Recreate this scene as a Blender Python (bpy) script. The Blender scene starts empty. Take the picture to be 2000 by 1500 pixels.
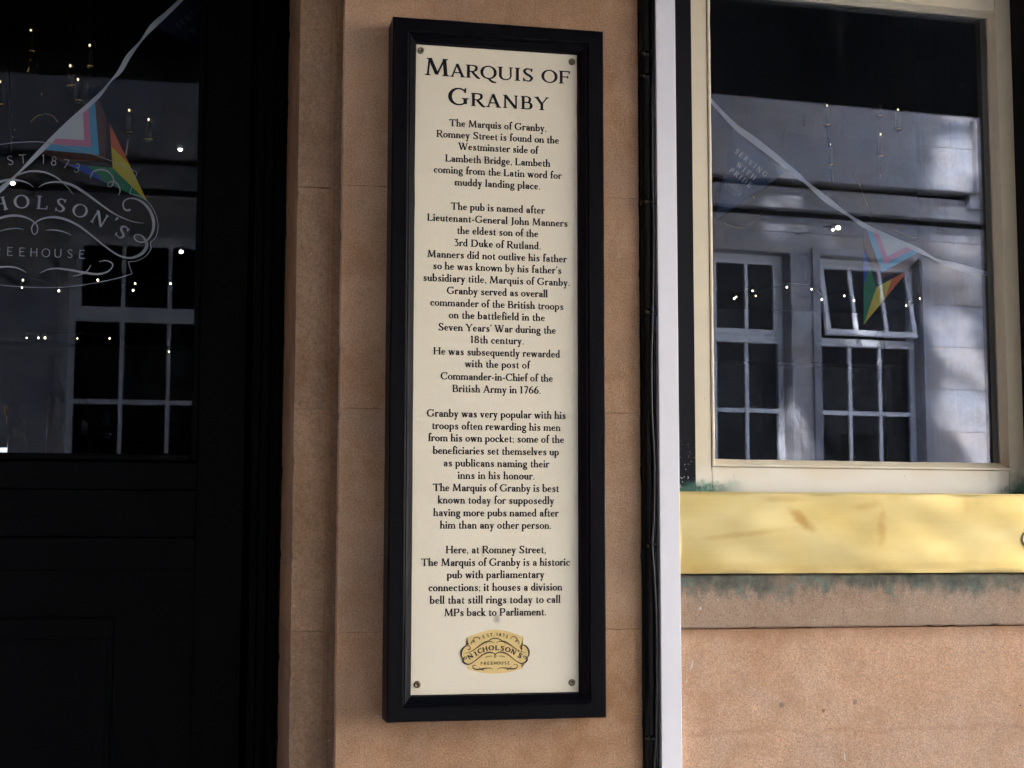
import bpy, bmesh, math, random
from mathutils import Vector, Matrix
random.seed(7)
R = math.radians
SC = bpy.context.scene
COL = SC.collection

# ---------------------------------------------------------------- camera, world, sun, exposure
F, CX, CY = 2950.0, 1000.0, 750.0            # focal length and centre, in pixels of the 2000 px wide photograph
ZA = Vector((45, 29250, -F)).normalized()     # world up, seen from the camera (vertical vanishing point)
XA = Vector((14300, -320, -F)); XA = (XA - ZA * XA.dot(ZA)).normalized()   # along the pub wall
YA = ZA.cross(XA)
EYE = Vector((0, -2.75, 1.6))
cam = bpy.data.cameras.new('camera'); co = bpy.data.objects.new('camera', cam); COL.objects.link(co)
cam.sensor_width = 36; cam.lens = F / 2000 * 36; cam.clip_end = 500; cam.clip_start = 0.05
co.matrix_world = Matrix.Translation(EYE) @ Matrix((XA, YA, ZA)).to_4x4()
SC.camera = co

SUN_EL, SUN_AZ = R(43), R(-40)                # azimuth from +Y towards +X; the sun stands behind the pub
w = bpy.data.worlds.new('World'); SC.world = w; w.use_nodes = True
nt = w.node_tree; nt.nodes.clear()
sky = nt.nodes.new('ShaderNodeTexSky'); sky.sky_type = 'NISHITA'; sky.sun_disc = False
sky.sun_elevation = SUN_EL; sky.sun_rotation = SUN_AZ; sky.air_density = 1.1; sky.dust_density = 1.5; sky.ozone_density = 2.0
bg = nt.nodes.new('ShaderNodeBackground'); bg.inputs[1].default_value = 0.15
wo = nt.nodes.new('ShaderNodeOutputWorld')
nt.links.new(sky.outputs[0], bg.inputs[0]); nt.links.new(bg.outputs[0], wo.inputs[0])
sl = bpy.data.lights.new('sun', 'SUN'); sl.energy = 4.6; sl.angle = R(1.3); sl.color = (1, .95, .87)
so = bpy.data.objects.new('sun', sl); COL.objects.link(so)
sdir = Vector((math.sin(SUN_AZ) * math.cos(SUN_EL), math.cos(SUN_AZ) * math.cos(SUN_EL), math.sin(SUN_EL)))
so.rotation_euler = sdir.to_track_quat('Z', 'Y').to_euler(); so.location = (0, 0, 20)
vs = SC.view_settings; vs.view_transform = 'Standard'; vs.look = 'None'; vs.gamma = 1; vs.use_curve_mapping = False
vs.exposure = 4.05
SC.cycles.max_bounces = 10; SC.cycles.transparent_max_bounces = 16

# ---------------------------------------------------------------- surveying helpers
def ray(px, py):
    d = Vector(((px - CX) / F, -(py - CY) / F, -1))
    return Vector((XA.dot(d), YA.dot(d), ZA.dot(d)))
def P(px, py, y):                              # point of the photograph lying on the vertical plane at depth y
    r = ray(px, py); return EYE + r * ((y - EYE.y) / r.y)
class Frame:                                   # a vertical plane turned by yaw about a point
    def __init__(s, o, yaw):
        s.o = Vector(o); s.c, s.s = math.cos(yaw), math.sin(yaw); s.n = Vector((s.s, -s.c, 0))
    def hit(s, px, py, v=0.0):
        o = s.o - s.n * v; r = ray(px, py); t = (o - EYE).dot(s.n) / r.dot(s.n); return EYE + r * t
    def uw(s, px, py, v=0.0):                  # local (u along, w up) on the plane set back by v
        h = s.hit(px, py, v) - s.o; return (h.x * s.c + h.y * s.s, h.z)
    def world(s, u, v, w_):
        return Vector((s.o.x + u * s.c - v * s.s, s.o.y + u * s.s + v * s.c, s.o.z + w_))
    def mirror(s, px, py, yf, v=0.0):          # where the line of sight, mirrored in this plane, meets the plane y = yf
        h = s.hit(px, py, v); r = ray(px, py); r = r - 2 * r.dot(s.n) * s.n
        return h + r * ((yf - h.y) / r.y)

# ---------------------------------------------------------------- materials
MATS = {}
def newmat(name):
    m = bpy.data.materials.new(name); m.use_nodes = True; MATS[name] = m
    return m, m.node_tree, m.node_tree.nodes['Principled BSDF']
class NG:
    def __init__(s, nt): s.nt = nt
    def n(s, t, **kw):
        nd = s.nt.nodes.new(t)
        for k, v in kw.items(): setattr(nd, k, v)
        return nd
    def l(s, a, b): s.nt.links.new(a, b)
    def pos(s, scale=(1, 1, 1)):
        g = s.n('ShaderNodeNewGeometry'); mp = s.n('ShaderNodeMapping'); mp.inputs['Scale'].default_value = scale
        s.l(g.outputs['Position'], mp.inputs[0]); return mp.outputs[0]
    def noise(s, sc, det=6, rough=.6, vec=None, dist=0):
        nd = s.n('ShaderNodeTexNoise'); nd.inputs['Scale'].default_value = sc; nd.inputs['Detail'].default_value = det
        nd.inputs['Roughness'].default_value = rough; nd.inputs['Distortion'].default_value = dist
        s.l(vec if vec else s.pos(), nd.inputs['Vector']); return nd.outputs['Fac']
    def ramp(s, fac, stops):
        r = s.n('ShaderNodeValToRGB'); e = r.color_ramp.elements
        while len(e) < len(stops): e.new(.5)
        for el, (p, c) in zip(e, stops):
            el.position = p; el.color = (c, c, c, 1) if isinstance(c, (int, float)) else (*c, 1)
        s.l(fac, r.inputs[0]); return r.outputs[0]
    def mix(s, fac, a, b, mode='MIX'):
        m = s.n('ShaderNodeMix', data_type='RGBA', blend_type=mode)
        for sock, v in ((m.inputs[0], fac), (m.inputs[6], a), (m.inputs[7], b)):
            if isinstance(v, (int, float)): sock.default_value = v
            elif isinstance(v, tuple): sock.default_value = (*v, 1)
            else: s.l(v, sock)
        return m.outputs[2]
    def math(s, op, a, b=0.0, clamp=False):
        m = s.n('ShaderNodeMath', operation=op); m.use_clamp = clamp
        for sock, v in ((m.inputs[0], a), (m.inputs[1], b)):
            if isinstance(v, (int, float)): sock.default_value = v
            else: s.l(v, sock)
        return m.outputs[0]
    def xyz(s):
        g = s.n('ShaderNodeNewGeometry'); x = s.n('ShaderNodeSeparateXYZ'); s.l(g.outputs['Position'], x.inputs[0]); return x.outputs
    def bump(s, h, bsdf, strength=.3, dist=.002):
        b = s.n('ShaderNodeBump'); b.inputs['Strength'].default_value = strength; b.inputs['Distance'].default_value = dist
        s.l(h, b.inputs['Height']); s.l(b.outputs[0], bsdf.inputs['Normal'])
    def smooth(s, v, lo, hi, out0=0.0, out1=1.0):
        m = s.n('ShaderNodeMapRange', interpolation_type='SMOOTHSTEP'); s.l(v, m.inputs[0])
        for i, k in enumerate((lo, hi, out0, out1)): m.inputs[i + 1].default_value = k
        return m.outputs[0]

def stone_mat(name, base, dark, light, stains=None, grain=1.0, amt=1.0):
    m, t, b = newmat(name); g = NG(t)
    big = g.noise(5, 5, .6, dist=.6); mid = g.noise(26, 6, .65); fine = g.noise(300 * grain, 4, .75); speck = g.noise(240 * grain, 2, .5)
    c = g.mix(g.ramp(big, [(.36, 0.0), (.62, 1.0)]), dark, base)
    c = g.mix(g.math('MULTIPLY', g.ramp(mid, [(.40, 0.0), (.80, 1.0)]), .5), c, light)
    c = g.mix(g.math('MULTIPLY', g.ramp(g.noise(3.1, 5, .65, dist=.8), [(.44, 0.0), (.62, 1.0)]), .55), c, (base[0] * .80, base[1] * .92, base[2] * 1.08))
    st = g.noise(7, 4, .6, g.pos((6, 6, .6)))                    # vertical washing streaks
    c = g.mix(g.math('MULTIPLY', g.ramp(st, [(.5, 0.0), (.8, 1.0)]), .25), c, tuple(x * .62 for x in base))
    gr = g.ramp(fine, [(.3, .55), (.5, 1.0), (.72, 1.4)])
    c = g.mix(amt, c, gr, 'MULTIPLY')
    c = g.mix(g.ramp(speck, [(.0, .0), (.70, .0), (.76, .55)]), c, tuple(x * .25 for x in base))
    c = g.mix(g.ramp(g.noise(170 * grain, 2, .4), [(.0, .0), (.73, .0), (.78, .6)]), c, (.75, .68, .6))
    rnd = g.n('ShaderNodeObjectInfo').outputs['Random']
    c = g.mix(.8, c, g.ramp(rnd, [(0, (.82, .82, .86)), (.5, (1.0, .98, .95)), (1, (1.14, 1.02, .90))]), 'MULTIPLY')
    if stains: c = stains(g, c)
    g.l(c, b.inputs['Base Color']); b.inputs['Roughness'].default_value = .85; b.inputs['Specular IOR Level'].default_value = .3
    g.bump(g.math('ADD', fine, g.math('MULTIPLY', mid, 2.5)), b, .55, .0016)
    return m
def sill_stain(g, c):                                            # green copper run-off under the brass plate
    x, y, z = g.xyz()
    nz = g.noise(9, 6, .7); nf = g.noise(60, 5, .7, g.pos((1, 1, .35)))
    zz = g.math('ADD', z, g.math('MULTIPLY', g.math('SUBTRACT', nz, .5), .13))
    zz = g.math('ADD', zz, g.math('MULTIPLY', g.math('SUBTRACT', nf, .5), .075))
    band = g.math('MULTIPLY', g.smooth(zz, 1.478, 1.522), g.ramp(g.noise(11, 5, .65), [(.34, .5), (.55, 1.0)]))
    c = g.mix(g.math('MULTIPLY', band, .85), c, (.09, .12, .095))
    blot = g.math('MULTIPLY', band, g.ramp(g.noise(30, 5, .7), [(.5, 0.0), (.62, .75)]))
    c = g.mix(blot, c, (.19, .27, .23))
    c = g.mix(g.math('MULTIPLY', band, g.ramp(g.noise(14, 5, .6), [(.45, 0.0), (.62, .9)])), c, (.03, .055, .05))
    return g.mix(g.smooth(zz, 1.425, 1.475, .32, 0.1), c, (.28, .2, .14))
def panel_stain(g, c):
    x, y, z = g.xyz()
    n = g.noise(6, 6, .65, dist=1.2)
    c = g.mix(g.ramp(n, [(.5, 0.0), (.66, .35)]), c, (.40, .22, .11))
    zz = g.math('ADD', z, g.math('MULTIPLY', g.math('SUBTRACT', g.noise(8, 6, .7), .5), .06))
    line = g.math('SUBTRACT', 1.0, g.math('MULTIPLY', g.math('ABSOLUTE', g.math('SUBTRACT', zz, 1.232)), 160), clamp=True)
    c = g.mix(g.math('MULTIPLY', line, .2), c, (.25, .11, .05))
    top = g.smooth(zz, 1.39, 1.43)
    return g.mix(g.math('MULTIPLY', top, .55), c, (.3, .15, .07))
ST = dict(base=(.42, .265, .165), dark=(.31, .175, .092), light=(.52, .38, .275))
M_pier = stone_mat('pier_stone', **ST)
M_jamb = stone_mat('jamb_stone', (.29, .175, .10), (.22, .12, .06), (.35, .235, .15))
M_sill = stone_mat('sill_stone', (.46, .32, .22), (.38, .25, .16), (.55, .42, .33), sill_stain)
M_panel = stone_mat('lower_stone', (.58, .375, .25), (.50, .305, .19), (.64, .46, .34), panel_stain)
M_mortar = stone_mat('mortar', (.24, .15, .09), (.19, .12, .07), (.3, .2, .13))

def plain(name, col, rough=.5, spec=.5, metal=0, var=.0, sc=30, bump=0, emis=None, es=0, coat=0):
    m, t, b = newmat(name); g = NG(t)
    if var:
        c = g.mix(var, col, g.ramp(g.noise(sc, 6, .65), [(.3, .35), (.7, 1.7)]), 'MULTIPLY')
        g.l(c, b.inputs['Base Color'])
    else: b.inputs['Base Color'].default_value = (*col, 1)
    if var:
        g.l(g.smooth(g.noise(sc * 2.3, 5, .6), .3, .7, max(0, rough - .12), min(1, rough + .14)), b.inputs['Roughness'])
    else: b.inputs['Roughness'].default_value = rough
    b.inputs['Specular IOR Level'].default_value = spec; b.inputs['Metallic'].default_value = metal
    b.inputs['Coat Weight'].default_value = coat
    if bump: g.bump(g.noise(sc * 4, 5, .6), b, bump, .001)
    if emis: b.inputs['Emission Color'].default_value = (*emis, 1); b.inputs['Emission Strength'].default_value = es
    return m
def streaky(name, col, rough, lightcol, amount=.25, spec=.5, vs_=(90, 90, 4)):      # brushed, rubbed gloss paint
    m, t, b = newmat(name); g = NG(t)
    n = g.noise(1, 6, .7, g.pos(vs_)); n2 = g.noise(38, 5, .7)
    c = g.mix(g.math('MULTIPLY', g.ramp(n, [(.5, 0.0), (.7, 1.0)]), amount), col, lightcol)
    c = g.mix(g.ramp(n2, [(.0, 0.0), (.70, 0.0), (.76, amount)]), c, lightcol)
    g.l(c, b.inputs['Base Color']); b.inputs['Specular IOR Level'].default_value = spec
    g.l(g.smooth(n, .3, .7, rough - .06, rough + .12), b.inputs['Roughness'])
    g.bump(g.math('ADD', n, n2), b, .25, .0008)
    return m
M_black = streaky('black_gloss_paint', (.0015, .0013, .0025), .35, (.02, .018, .026), .15, .085)
M_doorb = streaky('black_door_paint', (.0012, .0012, .0018), .5, (.004, .004, .006), .3, .06)
M_trim = streaky('black_trim_paint', (.003, .003, .004), .5, (.008, .007, .01), .3, .1)
M_rubber = plain('black_cable_sheath', (.003, .003, .003), .2, .45)
M_pipe = streaky('black_pipe_paint', (.003, .003, .003), .35, (.02, .02, .02), .2, .2)
M_blue = plain('blue_tape', (.012, .06, .22), .4)
def white_trunk():
    m, t, b = newmat('white_trunking'); g = NG(t)
    c = g.mix(g.ramp(g.noise(5, 5, .6, g.pos((3, 3, 1))), [(.35, 0.0), (.75, .35)]), (.80, .775, .79), (.72, .70, .72))
    c = g.mix(g.ramp(g.noise(70, 3, .6), [(.0, 0.0), (.76, 0.0), (.80, .7)]), c, (.35, .36, .38))
    c = g.mix(g.ramp(g.noise(11, 4, .6), [(.0, 0.0), (.68, 0.0), (.74, .3)]), c, (.45, .48, .48))
    g.l(c, b.inputs['Base Color']); b.inputs['Roughness'].default_value = .45; g.bump(g.noise(120, 4, .6), b, .12, .0006)
    return m
M_white = white_trunk()
def cream_paint():
    m, t, b = newmat('cream_gloss_paint'); g = NG(t); x, y, z = g.xyz()
    c = g.mix(g.ramp(g.noise(6, 5, .65, g.pos((1, 1, 3))), [(.35, 0.0), (.7, .5)]), (.76, .65, .45), (.68, .59, .44))
    low = g.smooth(g.math('ADD', z, g.math('MULTIPLY', g.math('SUBTRACT', g.noise(7, 5, .6), .5), .08)), 1.70, 1.76, 1.0, 0.0)
    c = g.mix(g.math('MULTIPLY', low, .8), c, (.84, .79, .68))                    # paler towards the bottom rail
    zz = g.math('ADD', z, g.math('MULTIPLY', g.math('SUBTRACT', g.noise(22, 6, .75), .5), .075))
    ex = g.math('MAXIMUM', g.smooth(x, .955, 1.06, 1.0, 0.0), g.smooth(x, 1.565, 1.63, 0.0, 1.0))
    gm = g.math('MULTIPLY', g.smooth(zz, 1.692, 1.712, 1.0, 0.0), ex)
    gm2 = g.math('MULTIPLY', g.smooth(zz, 1.70, 1.745, 1.0, 0.0), g.smooth(x, 1.60, 1.64, 0.0, 1.0))
    gm = g.math('MAXIMUM', gm, gm2)
    gc = g.mix(g.ramp(g.noise(60, 4, .7), [(.45, 0.0), (.6, 1.0)]), (.10, .26, .17), (.03, .08, .06))
    c = g.mix(gm, c, gc)
    c = g.mix(g.ramp(g.noise(85, 4, .6), [(.0, 0.0), (.70, 0.0), (.75, .5)]), c, (.35, .29, .18))
    g.l(c, b.inputs['Base Color']); b.inputs['Roughness'].default_value = .42
    g.bump(g.noise(40, 5, .6, g.pos((1, 1, .3))), b, .2, .0012)
    return m
M_cream = cream_paint()
M_putty = plain('putty_paint', (.40, .35, .24), .6, var=.35, sc=45, bump=.3)
def trim_low():                                                  # black reveal with green copper at its foot
    m, t, b = newmat('black_reveal_paint'); g = NG(t); x, y, z = g.xyz()
    zz = g.math('ADD', z, g.math('MULTIPLY', g.math('SUBTRACT', g.noise(40, 6, .7), .5), .04))
    sp = g.math('MULTIPLY', g.ramp(g.noise(210, 2, .5), [(.0, 0.0), (.64, 0.0), (.68, 1.0)]), g.smooth(z, 1.70, 1.80, 1.0, 0.0))
    c = g.mix(sp, (.004, .0035, .006), (.35, .33, .36))
    c = g.mix(g.smooth(zz, 1.69, 1.712, 1.0, 0.0), c, (.06, .14, .11))
    g.l(c, b.inputs['Base Color']); b.inputs['Roughness'].default_value = .5; b.inputs['Specular IOR Level'].default_value = .15; return m
M_reveal = trim_low()
def brass_mat():
    m, t, b = newmat('worn_brass'); g = NG(t)
    n = g.noise(4.2, 3, .5, g.pos((1, 1, 2.0)), dist=.3); n2 = g.noise(9, 6, .7, g.pos((1, 1, 1.3)), dist=.8)
    c = g.mix(g.ramp(n, [(.34, 0.0), (.66, 1.0)]), (.55, .40, .13), (.66, .53, .24))
    x, y, z = g.xyz()
    for (sx, sz, a1, a2, rot, am) in ((1.135, 1.633, .030, .010, -40, .75), (1.300, 1.617, .011, .034, 0, .6), (1.27, 1.66, .03, .008, 10, .35), (1.10, 1.672, .05, .006, 0, .35), (1.48, 1.665, .008, .016, 0, .3), (1.02, 1.605, .09, .006, 6, .35), (1.0, 1.54, .25, .010, 0, .3), (1.45, 1.545, .22, .008, 0, .25)):
        ca, sa = math.cos(R(rot)), math.sin(R(rot)); X_ = g.math('SUBTRACT', x, sx); Z_ = g.math('SUBTRACT', z, sz)
        u = g.math('DIVIDE', g.math('ADD', g.math('MULTIPLY', X_, ca), g.math('MULTIPLY', Z_, sa)), a1); v = g.math('DIVIDE', g.math('SUBTRACT', g.math('MULTIPLY', Z_, ca), g.math('MULTIPLY', X_, sa)), a2)
        d = g.math('SQRT', g.math('ADD', g.math('MULTIPLY', u, u), g.math('MULTIPLY', v, v)))
        d = g.math('ADD', d, g.math('MULTIPLY', g.math('SUBTRACT', g.noise(45, 4, .65), .5), 1.6))
        c = g.mix(g.smooth(d, .2, 1.5, am, 0.0), c, (.42, .23, .05))
    c = g.mix(g.ramp(g.noise(5, 3, .5, g.pos((.5, .5, 2)), dist=.3), [(.45, 0.0), (.7, .35)]), c, (.50, .38, .16))
    hl = g.noise(1, 4, .6, g.pos((6, 6, 420)))
    c = g.mix(.10, c, g.ramp(hl, [(.3, .7), (.7, 1.2)]), 'MULTIPLY')
    g.l(c, b.inputs['Base Color']); b.inputs['Metallic'].default_value = .8
    g.l(g.smooth(n, .3, .7, .285, .38), b.inputs['Roughness'])
    g.bump(g.noise(7, 1, .4), b, .5, .004)
    return m
M_brass = brass_mat()
M_brassdark = plain('dark_brass_groove', (.06, .035, .012), .5)
M_screw = plain('bronze_screw', (.20, .15, .10), .38, metal=.8, var=.4, sc=300)
M_screwhi = plain('screw_recess', (.05, .04, .03), .4, metal=.6)
def sign_mat():
    m, t, b = newmat('cream_sign_panel'); g = NG(t)
    c = g.mix(g.ramp(g.noise(3, 5, .6), [(.3, 0.0), (.7, .6)]), (.80, .71, .53), (.77, .69, .54))
    c = g.mix(.35, c, g.ramp(g.noise(420, 3, .6), [(.3, .86), (.7, 1.1)]), 'MULTIPLY')
    c = g.mix(g.ramp(g.noise(16, 5, .6), [(.0, 0.0), (.70, 0.0), (.78, .25)]), c, (.45, .38, .3))
    x, y, z = g.xyz()
    for (sx, sz, sw, sh, am) in ((.533, 1.452, .008, .013, .5), (.508, 1.572, .006, .013, .28), (.545, 2.27, .01, .006, .12)):    # smudges
        dx = g.math('DIVIDE', g.math('SUBTRACT', x, sx), sw); dz = g.math('DIVIDE', g.math('SUBTRACT', z, sz), sh)
        d = g.math('SQRT', g.math('ADD', g.math('MULTIPLY', dx, dx), g.math('MULTIPLY', dz, dz)))
        d = g.math('ADD', d, g.math('MULTIPLY', g.math('SUBTRACT', g.noise(120, 4, .7), .5), 1.2))
        c = g.mix(g.smooth(d, .2, 1.1, am, 0.0), c, (.2, .15, .13))
    g.l(c, b.inputs['Base Color']); b.inputs['Roughness'].default_value = .38; b.inputs['Specular IOR Level'].default_value = .4
    g.bump(g.noise(380, 2, .5), b, .1, .0005)
    return m
M_sign = sign_mat()
M_ink = plain('black_print', (.006, .005, .006), .5, .2)
M_gold = plain('gold_print', (.74, .53, .20), .45, var=.12, sc=60)
M_brown = plain('brown_print', (.03, .012, .006), .5)
def glass_mat(name, ior=1.5, dirt=.02):
    m = bpy.data.materials.new(name); m.use_nodes = True; t = m.node_tree; t.nodes.clear(); g = NG(t)
    o = g.n('ShaderNodeOutputMaterial'); tr = g.n('ShaderNodeBsdfTransparent'); gl = g.n('ShaderNodeBsdfGlossy'); df = g.n('ShaderNodeBsdfDiffuse')
    tr.inputs[0].default_value = (.93, .95, .94, 1); gl.inputs['Roughness'].default_value = 0.0; gl.inputs[0].default_value = (.80, .84, 1.0, 1)      # blue put into the reflection for the cool shade opposite
    df.inputs[0].default_value = (.6, .6, .62, 1)
    fr = g.n('ShaderNodeFresnel'); fr.inputs[0].default_value = ior
    m1 = g.n('ShaderNodeMixShader'); m2 = g.n('ShaderNodeMixShader')
    g.l(fr.outputs[0], m1.inputs[0]); g.l(tr.outputs[0], m1.inputs[1]); g.l(gl.outputs[0], m1.inputs[2])
    d = g.math('MULTIPLY', g.ramp(g.noise(260, 2, .5), [(.0, 0.0), (.68, 0.0), (.74, 1.0)]), dirt * 5)
    d = g.math('ADD', d, g.math('MULTIPLY', g.ramp(g.noise(4, 5, .6, g.pos((3, 3, .7))), [(.4, 0.0), (.8, 1.0)]), dirt))
    g.l(d, m2.inputs[0]); g.l(m1.outputs[0], m2.inputs[1]); g.l(df.outputs[0], m2.inputs[2]); g.l(m2.outputs[0], o.inputs[0])
    MATS[name] = m; return m
M_glass = glass_mat('window_glass', 1.5, .008)
M_doorglass = glass_mat('door_glass', 1.33, .003)
M_farglass = glass_mat('far_window_glass', 1.2, .001)
M_etch = plain('frosted_etching', (.30, .32, .36), .7)
def cloth(name, col):
    m, t, b = newmat(name); b.inputs['Base Color'].default_value = (*col, 1); b.inputs['Roughness'].default_value = .8
    b.inputs['Specular IOR Level'].default_value = .2; g = NG(t)
    g.bump(g.noise(60, 3, .5), b, .3, .002); return m
M_tape = cloth('white_ribbon', (.62, .62, .68)); M_navyshade = cloth('navy_cloth_shaded', (.006, .009, .022)); M_flagink = cloth('white_flag_print', (.80, .82, .86))  # navy darkened to paint in the shade on the door pennant
FL = {k: cloth('flag_' + k, v) for k, v in dict(white=(.62, .64, .68), pink=(.62, .22, .36), sky=(.10, .38, .62), brown=(.10, .045, .035),
      black=(.02, .02, .025), red=(.42, .03, .03), orange=(.62, .13, .04), yellow=(.62, .50, .07), green=(.02, .20, .09), blue=(.02, .07, .34), violet=(.12, .03, .18)).items()}
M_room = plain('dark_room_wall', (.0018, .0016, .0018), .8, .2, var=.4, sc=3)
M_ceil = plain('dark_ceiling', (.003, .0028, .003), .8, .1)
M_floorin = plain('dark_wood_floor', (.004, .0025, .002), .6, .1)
M_goldm = plain('polished_brass_lamp', (.75, .50, .2), .18, metal=1)
M_candle = plain('ivory_candle_sleeve', (.06, .055, .045), .6, .2)
M_bulb = plain('lit_bulb', (1, .9, .7), .3, emis=(1, .82, .55), es=2.5)
M_flame = plain('dim_candle_bulb', (1, .9, .7), .3, emis=(1, .8, .5), es=.1)
M_bulbw = plain('lit_spot', (1, 1, 1), .3, emis=(.9, .95, 1), es=2)
M_far = stone_mat('pale_portland_stone', (.44, .43, .45), (.27, .265, .28), (.54, .53, .53), grain=.12, amt=.5)
M_farshade = plain('shade_black_stone', (.02, .02, .022), .9, .1)  # near black, paints in the shadow lines under the string courses
M_farwin = plain('white_sash_paint', (.70, .71, .74), .4, var=.15, sc=8)
M_farin = plain('dark_office_interior', (.004, .004, .005), .8)
M_fariny = plain('office_blind_cloth', (.03, .027, .027), .8)
M_bark = plain('plane_tree_bark', (.16, .13, .10), .9, var=.5, sc=6)
M_leaf = plain('plane_tree_leaf', (.06, .11, .03), .6, var=.4, sc=2)
M_road = plain('asphalt', (.055, .055, .057), .85, var=.4, sc=40, bump=.3)
M_pave = plain('paving_stone', (.30, .29, .27), .8, var=.3, sc=5, bump=.2)
M_kerb = plain('granite_kerb', (.32, .31, .30), .7, var=.3, sc=40)
M_ground = plain('dry_ground', (.28, .27, .26), .9)
M_canopy = plain('black_awning_paint', (.004, .004, .005), .6, .1)
M_brick = plain('brown_brick', (.24, .14, .10), .85, var=.3, sc=10)

# ---------------------------------------------------------------- object helpers
def tag(o, label=None, cat=None, group=None, kind=None):
    for k, v in (('label', label), ('category', cat), ('group', group), ('kind', kind)):
        if v: o[k] = v
    return o
def empty(name, loc, label, cat, group=None):
    o = bpy.data.objects.new(name, None); COL.objects.link(o); o.location = loc; o.empty_display_size = .1
    bpy.context.view_layer.update()
    return tag(o, label, cat, group)
def origin(o):
    v = Vector((0, 0, 0))
    while o: v += o.location; o = o.parent
    return v
def mesh(name, verts, faces, mat, parent=None, mats=None, smooth=False, base=None):
    me = bpy.data.meshes.new(name)
    off = origin(parent) if parent else Vector(base or (0, 0, 0))
    me.from_pydata([Vector(v) - off for v in verts], [], faces); me.update()
    for mm in (mat if isinstance(mat, list) else [mat]): me.materials.append(mm)
    if mats:
        for p, i in zip(me.polygons, mats): p.material_index = i
    if smooth:
        for p in me.polygons: p.use_smooth = True
    o = bpy.data.objects.new(name, me); COL.objects.link(o)
    if parent: o.parent = parent
    else: o.location = off
    return o
class MB:                                        # collects geometry for ONE mesh
    def __init__(s): s.v = []; s.f = []; s.m = []
    def add(s, vs_, fs, mi=0):
        k = len(s.v); s.v += [tuple(v) for v in vs_]; s.f += [tuple(i + k for i in f) for f in fs]; s.m += [mi] * len(fs); return s
    def box(s, x0, x1, y0, y1, z0, z1, fr=None, mi=0, bev=0.0):
        if x0 > x1: x0, x1 = x1, x0
        if y0 > y1: y0, y1 = y1, y0
        if z0 > z1: z0, z1 = z1, z0
        bm = bmesh.new(); r = bmesh.ops.create_cube(bm, size=1)
        for v in bm.verts:
            v.co = Vector((x0 + (v.co.x + .5) * (x1 - x0), y0 + (v.co.y + .5) * (y1 - y0), z0 + (v.co.z + .5) * (z1 - z0)))
        if bev: bmesh.ops.bevel(bm, geom=bm.edges[:], offset=bev, segments=2, affect='EDGES', profile=.5)
        bm.verts.index_update()
        vs_ = [v.co.copy() for v in bm.verts]
        if fr: vs_ = [fr.world(*v) for v in vs_]
        s.add(vs_, [[v.index for v in f.verts] for f in bm.faces], mi); bm.free(); return s
    def tube(s, pts, r, n=8, mi=0, fr=None):
        pts = [Vector(p) for p in pts]; rs = r if isinstance(r, list) else [r] * len(pts); vs_ = []
        up = Vector((0, 0, 1)); 
        for i, p in enumerate(pts):
            d = (pts[min(i + 1, len(pts) - 1)] - pts[max(i - 1, 0)]).normalized()
            a = d.cross(Vector((0, 1, 0)) if abs(d.y) < .9 else Vector((1, 0, 0))).normalized(); b = d.cross(a)
            vs_ += [p + (a * math.cos(2 * math.pi * k / n) + b * math.sin(2 * math.pi * k / n)) * rs[i] for k in range(n)]
        fs = [(i * n + k, i * n + (k + 1) % n, (i + 1) * n + (k + 1) % n, (i + 1) * n + k) for i in range(len(pts) - 1) for k in range(n)]
        fs += [tuple(range(n - 1, -1, -1)), tuple((len(pts) - 1) * n + k for k in range(n))]
        if fr: vs_ = [fr.world(*v) for v in vs_]
        return s.add(vs_, fs, mi)
    def ball(s, c, r, n=8, m=6, sz=1.0, mi=0):
        c = Vector(c); vs_ = [c + Vector((0, 0, r * sz))]
        for i in range(1, m):
            a = math.pi * i / m
            vs_ += [c + Vector((r * math.sin(a) * math.cos(2 * math.pi * k / n), r * math.sin(a) * math.sin(2 * math.pi * k / n), r * sz * math.cos(a))) for k in range(n)]
        vs_.append(c - Vector((0, 0, r * sz))); L = len(vs_) - 1
        fs = [(0, 1 + k, 1 + (k + 1) % n) for k in range(n)]
        for i in range(m - 2):
            fs += [(1 + i * n + k, 1 + (i + 1) * n + k, 1 + (i + 1) * n + (k + 1) % n, 1 + i * n + (k + 1) % n) for k in range(n)]
        fs += [(L, 1 + (m - 2) * n + (k + 1) % n, 1 + (m - 2) * n + k) for k in range(n)]
        return s.add(vs_, fs, mi)
    def build(s, name, mat, parent=None, smooth=False, base=None):
        return mesh(name, s.v, s.f, mat, parent, s.m if isinstance(mat, list) else None, smooth, base)
def box(name, x0, x1, y0, y1, z0, z1, mat, parent=None, bev=0.0, fr=None, base=None):
    return MB().box(x0, x1, y0, y1, z0, z1, fr, 0, bev).build(name, mat, parent, base=base)
def spline(pts, n=6):                            # Catmull-Rom through tuples of any length
    out = []; m = len(pts)
    for i in range(m - 1):
        p0, p1, p2, p3 = pts[max(i - 1, 0)], pts[i], pts[i + 1], pts[min(i + 2, m - 1)]
        for k in range(n):
            t = k / n
            out.append(tuple(.5 * (2 * b + (c - a) * t + (2 * a - 5 * b + 4 * c - d) * t * t + (3 * b - a - 3 * c + d) * t ** 3) for a, b, c, d in zip(p0, p1, p2, p3)))
    out.append(tuple(pts[-1])); return out

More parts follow.
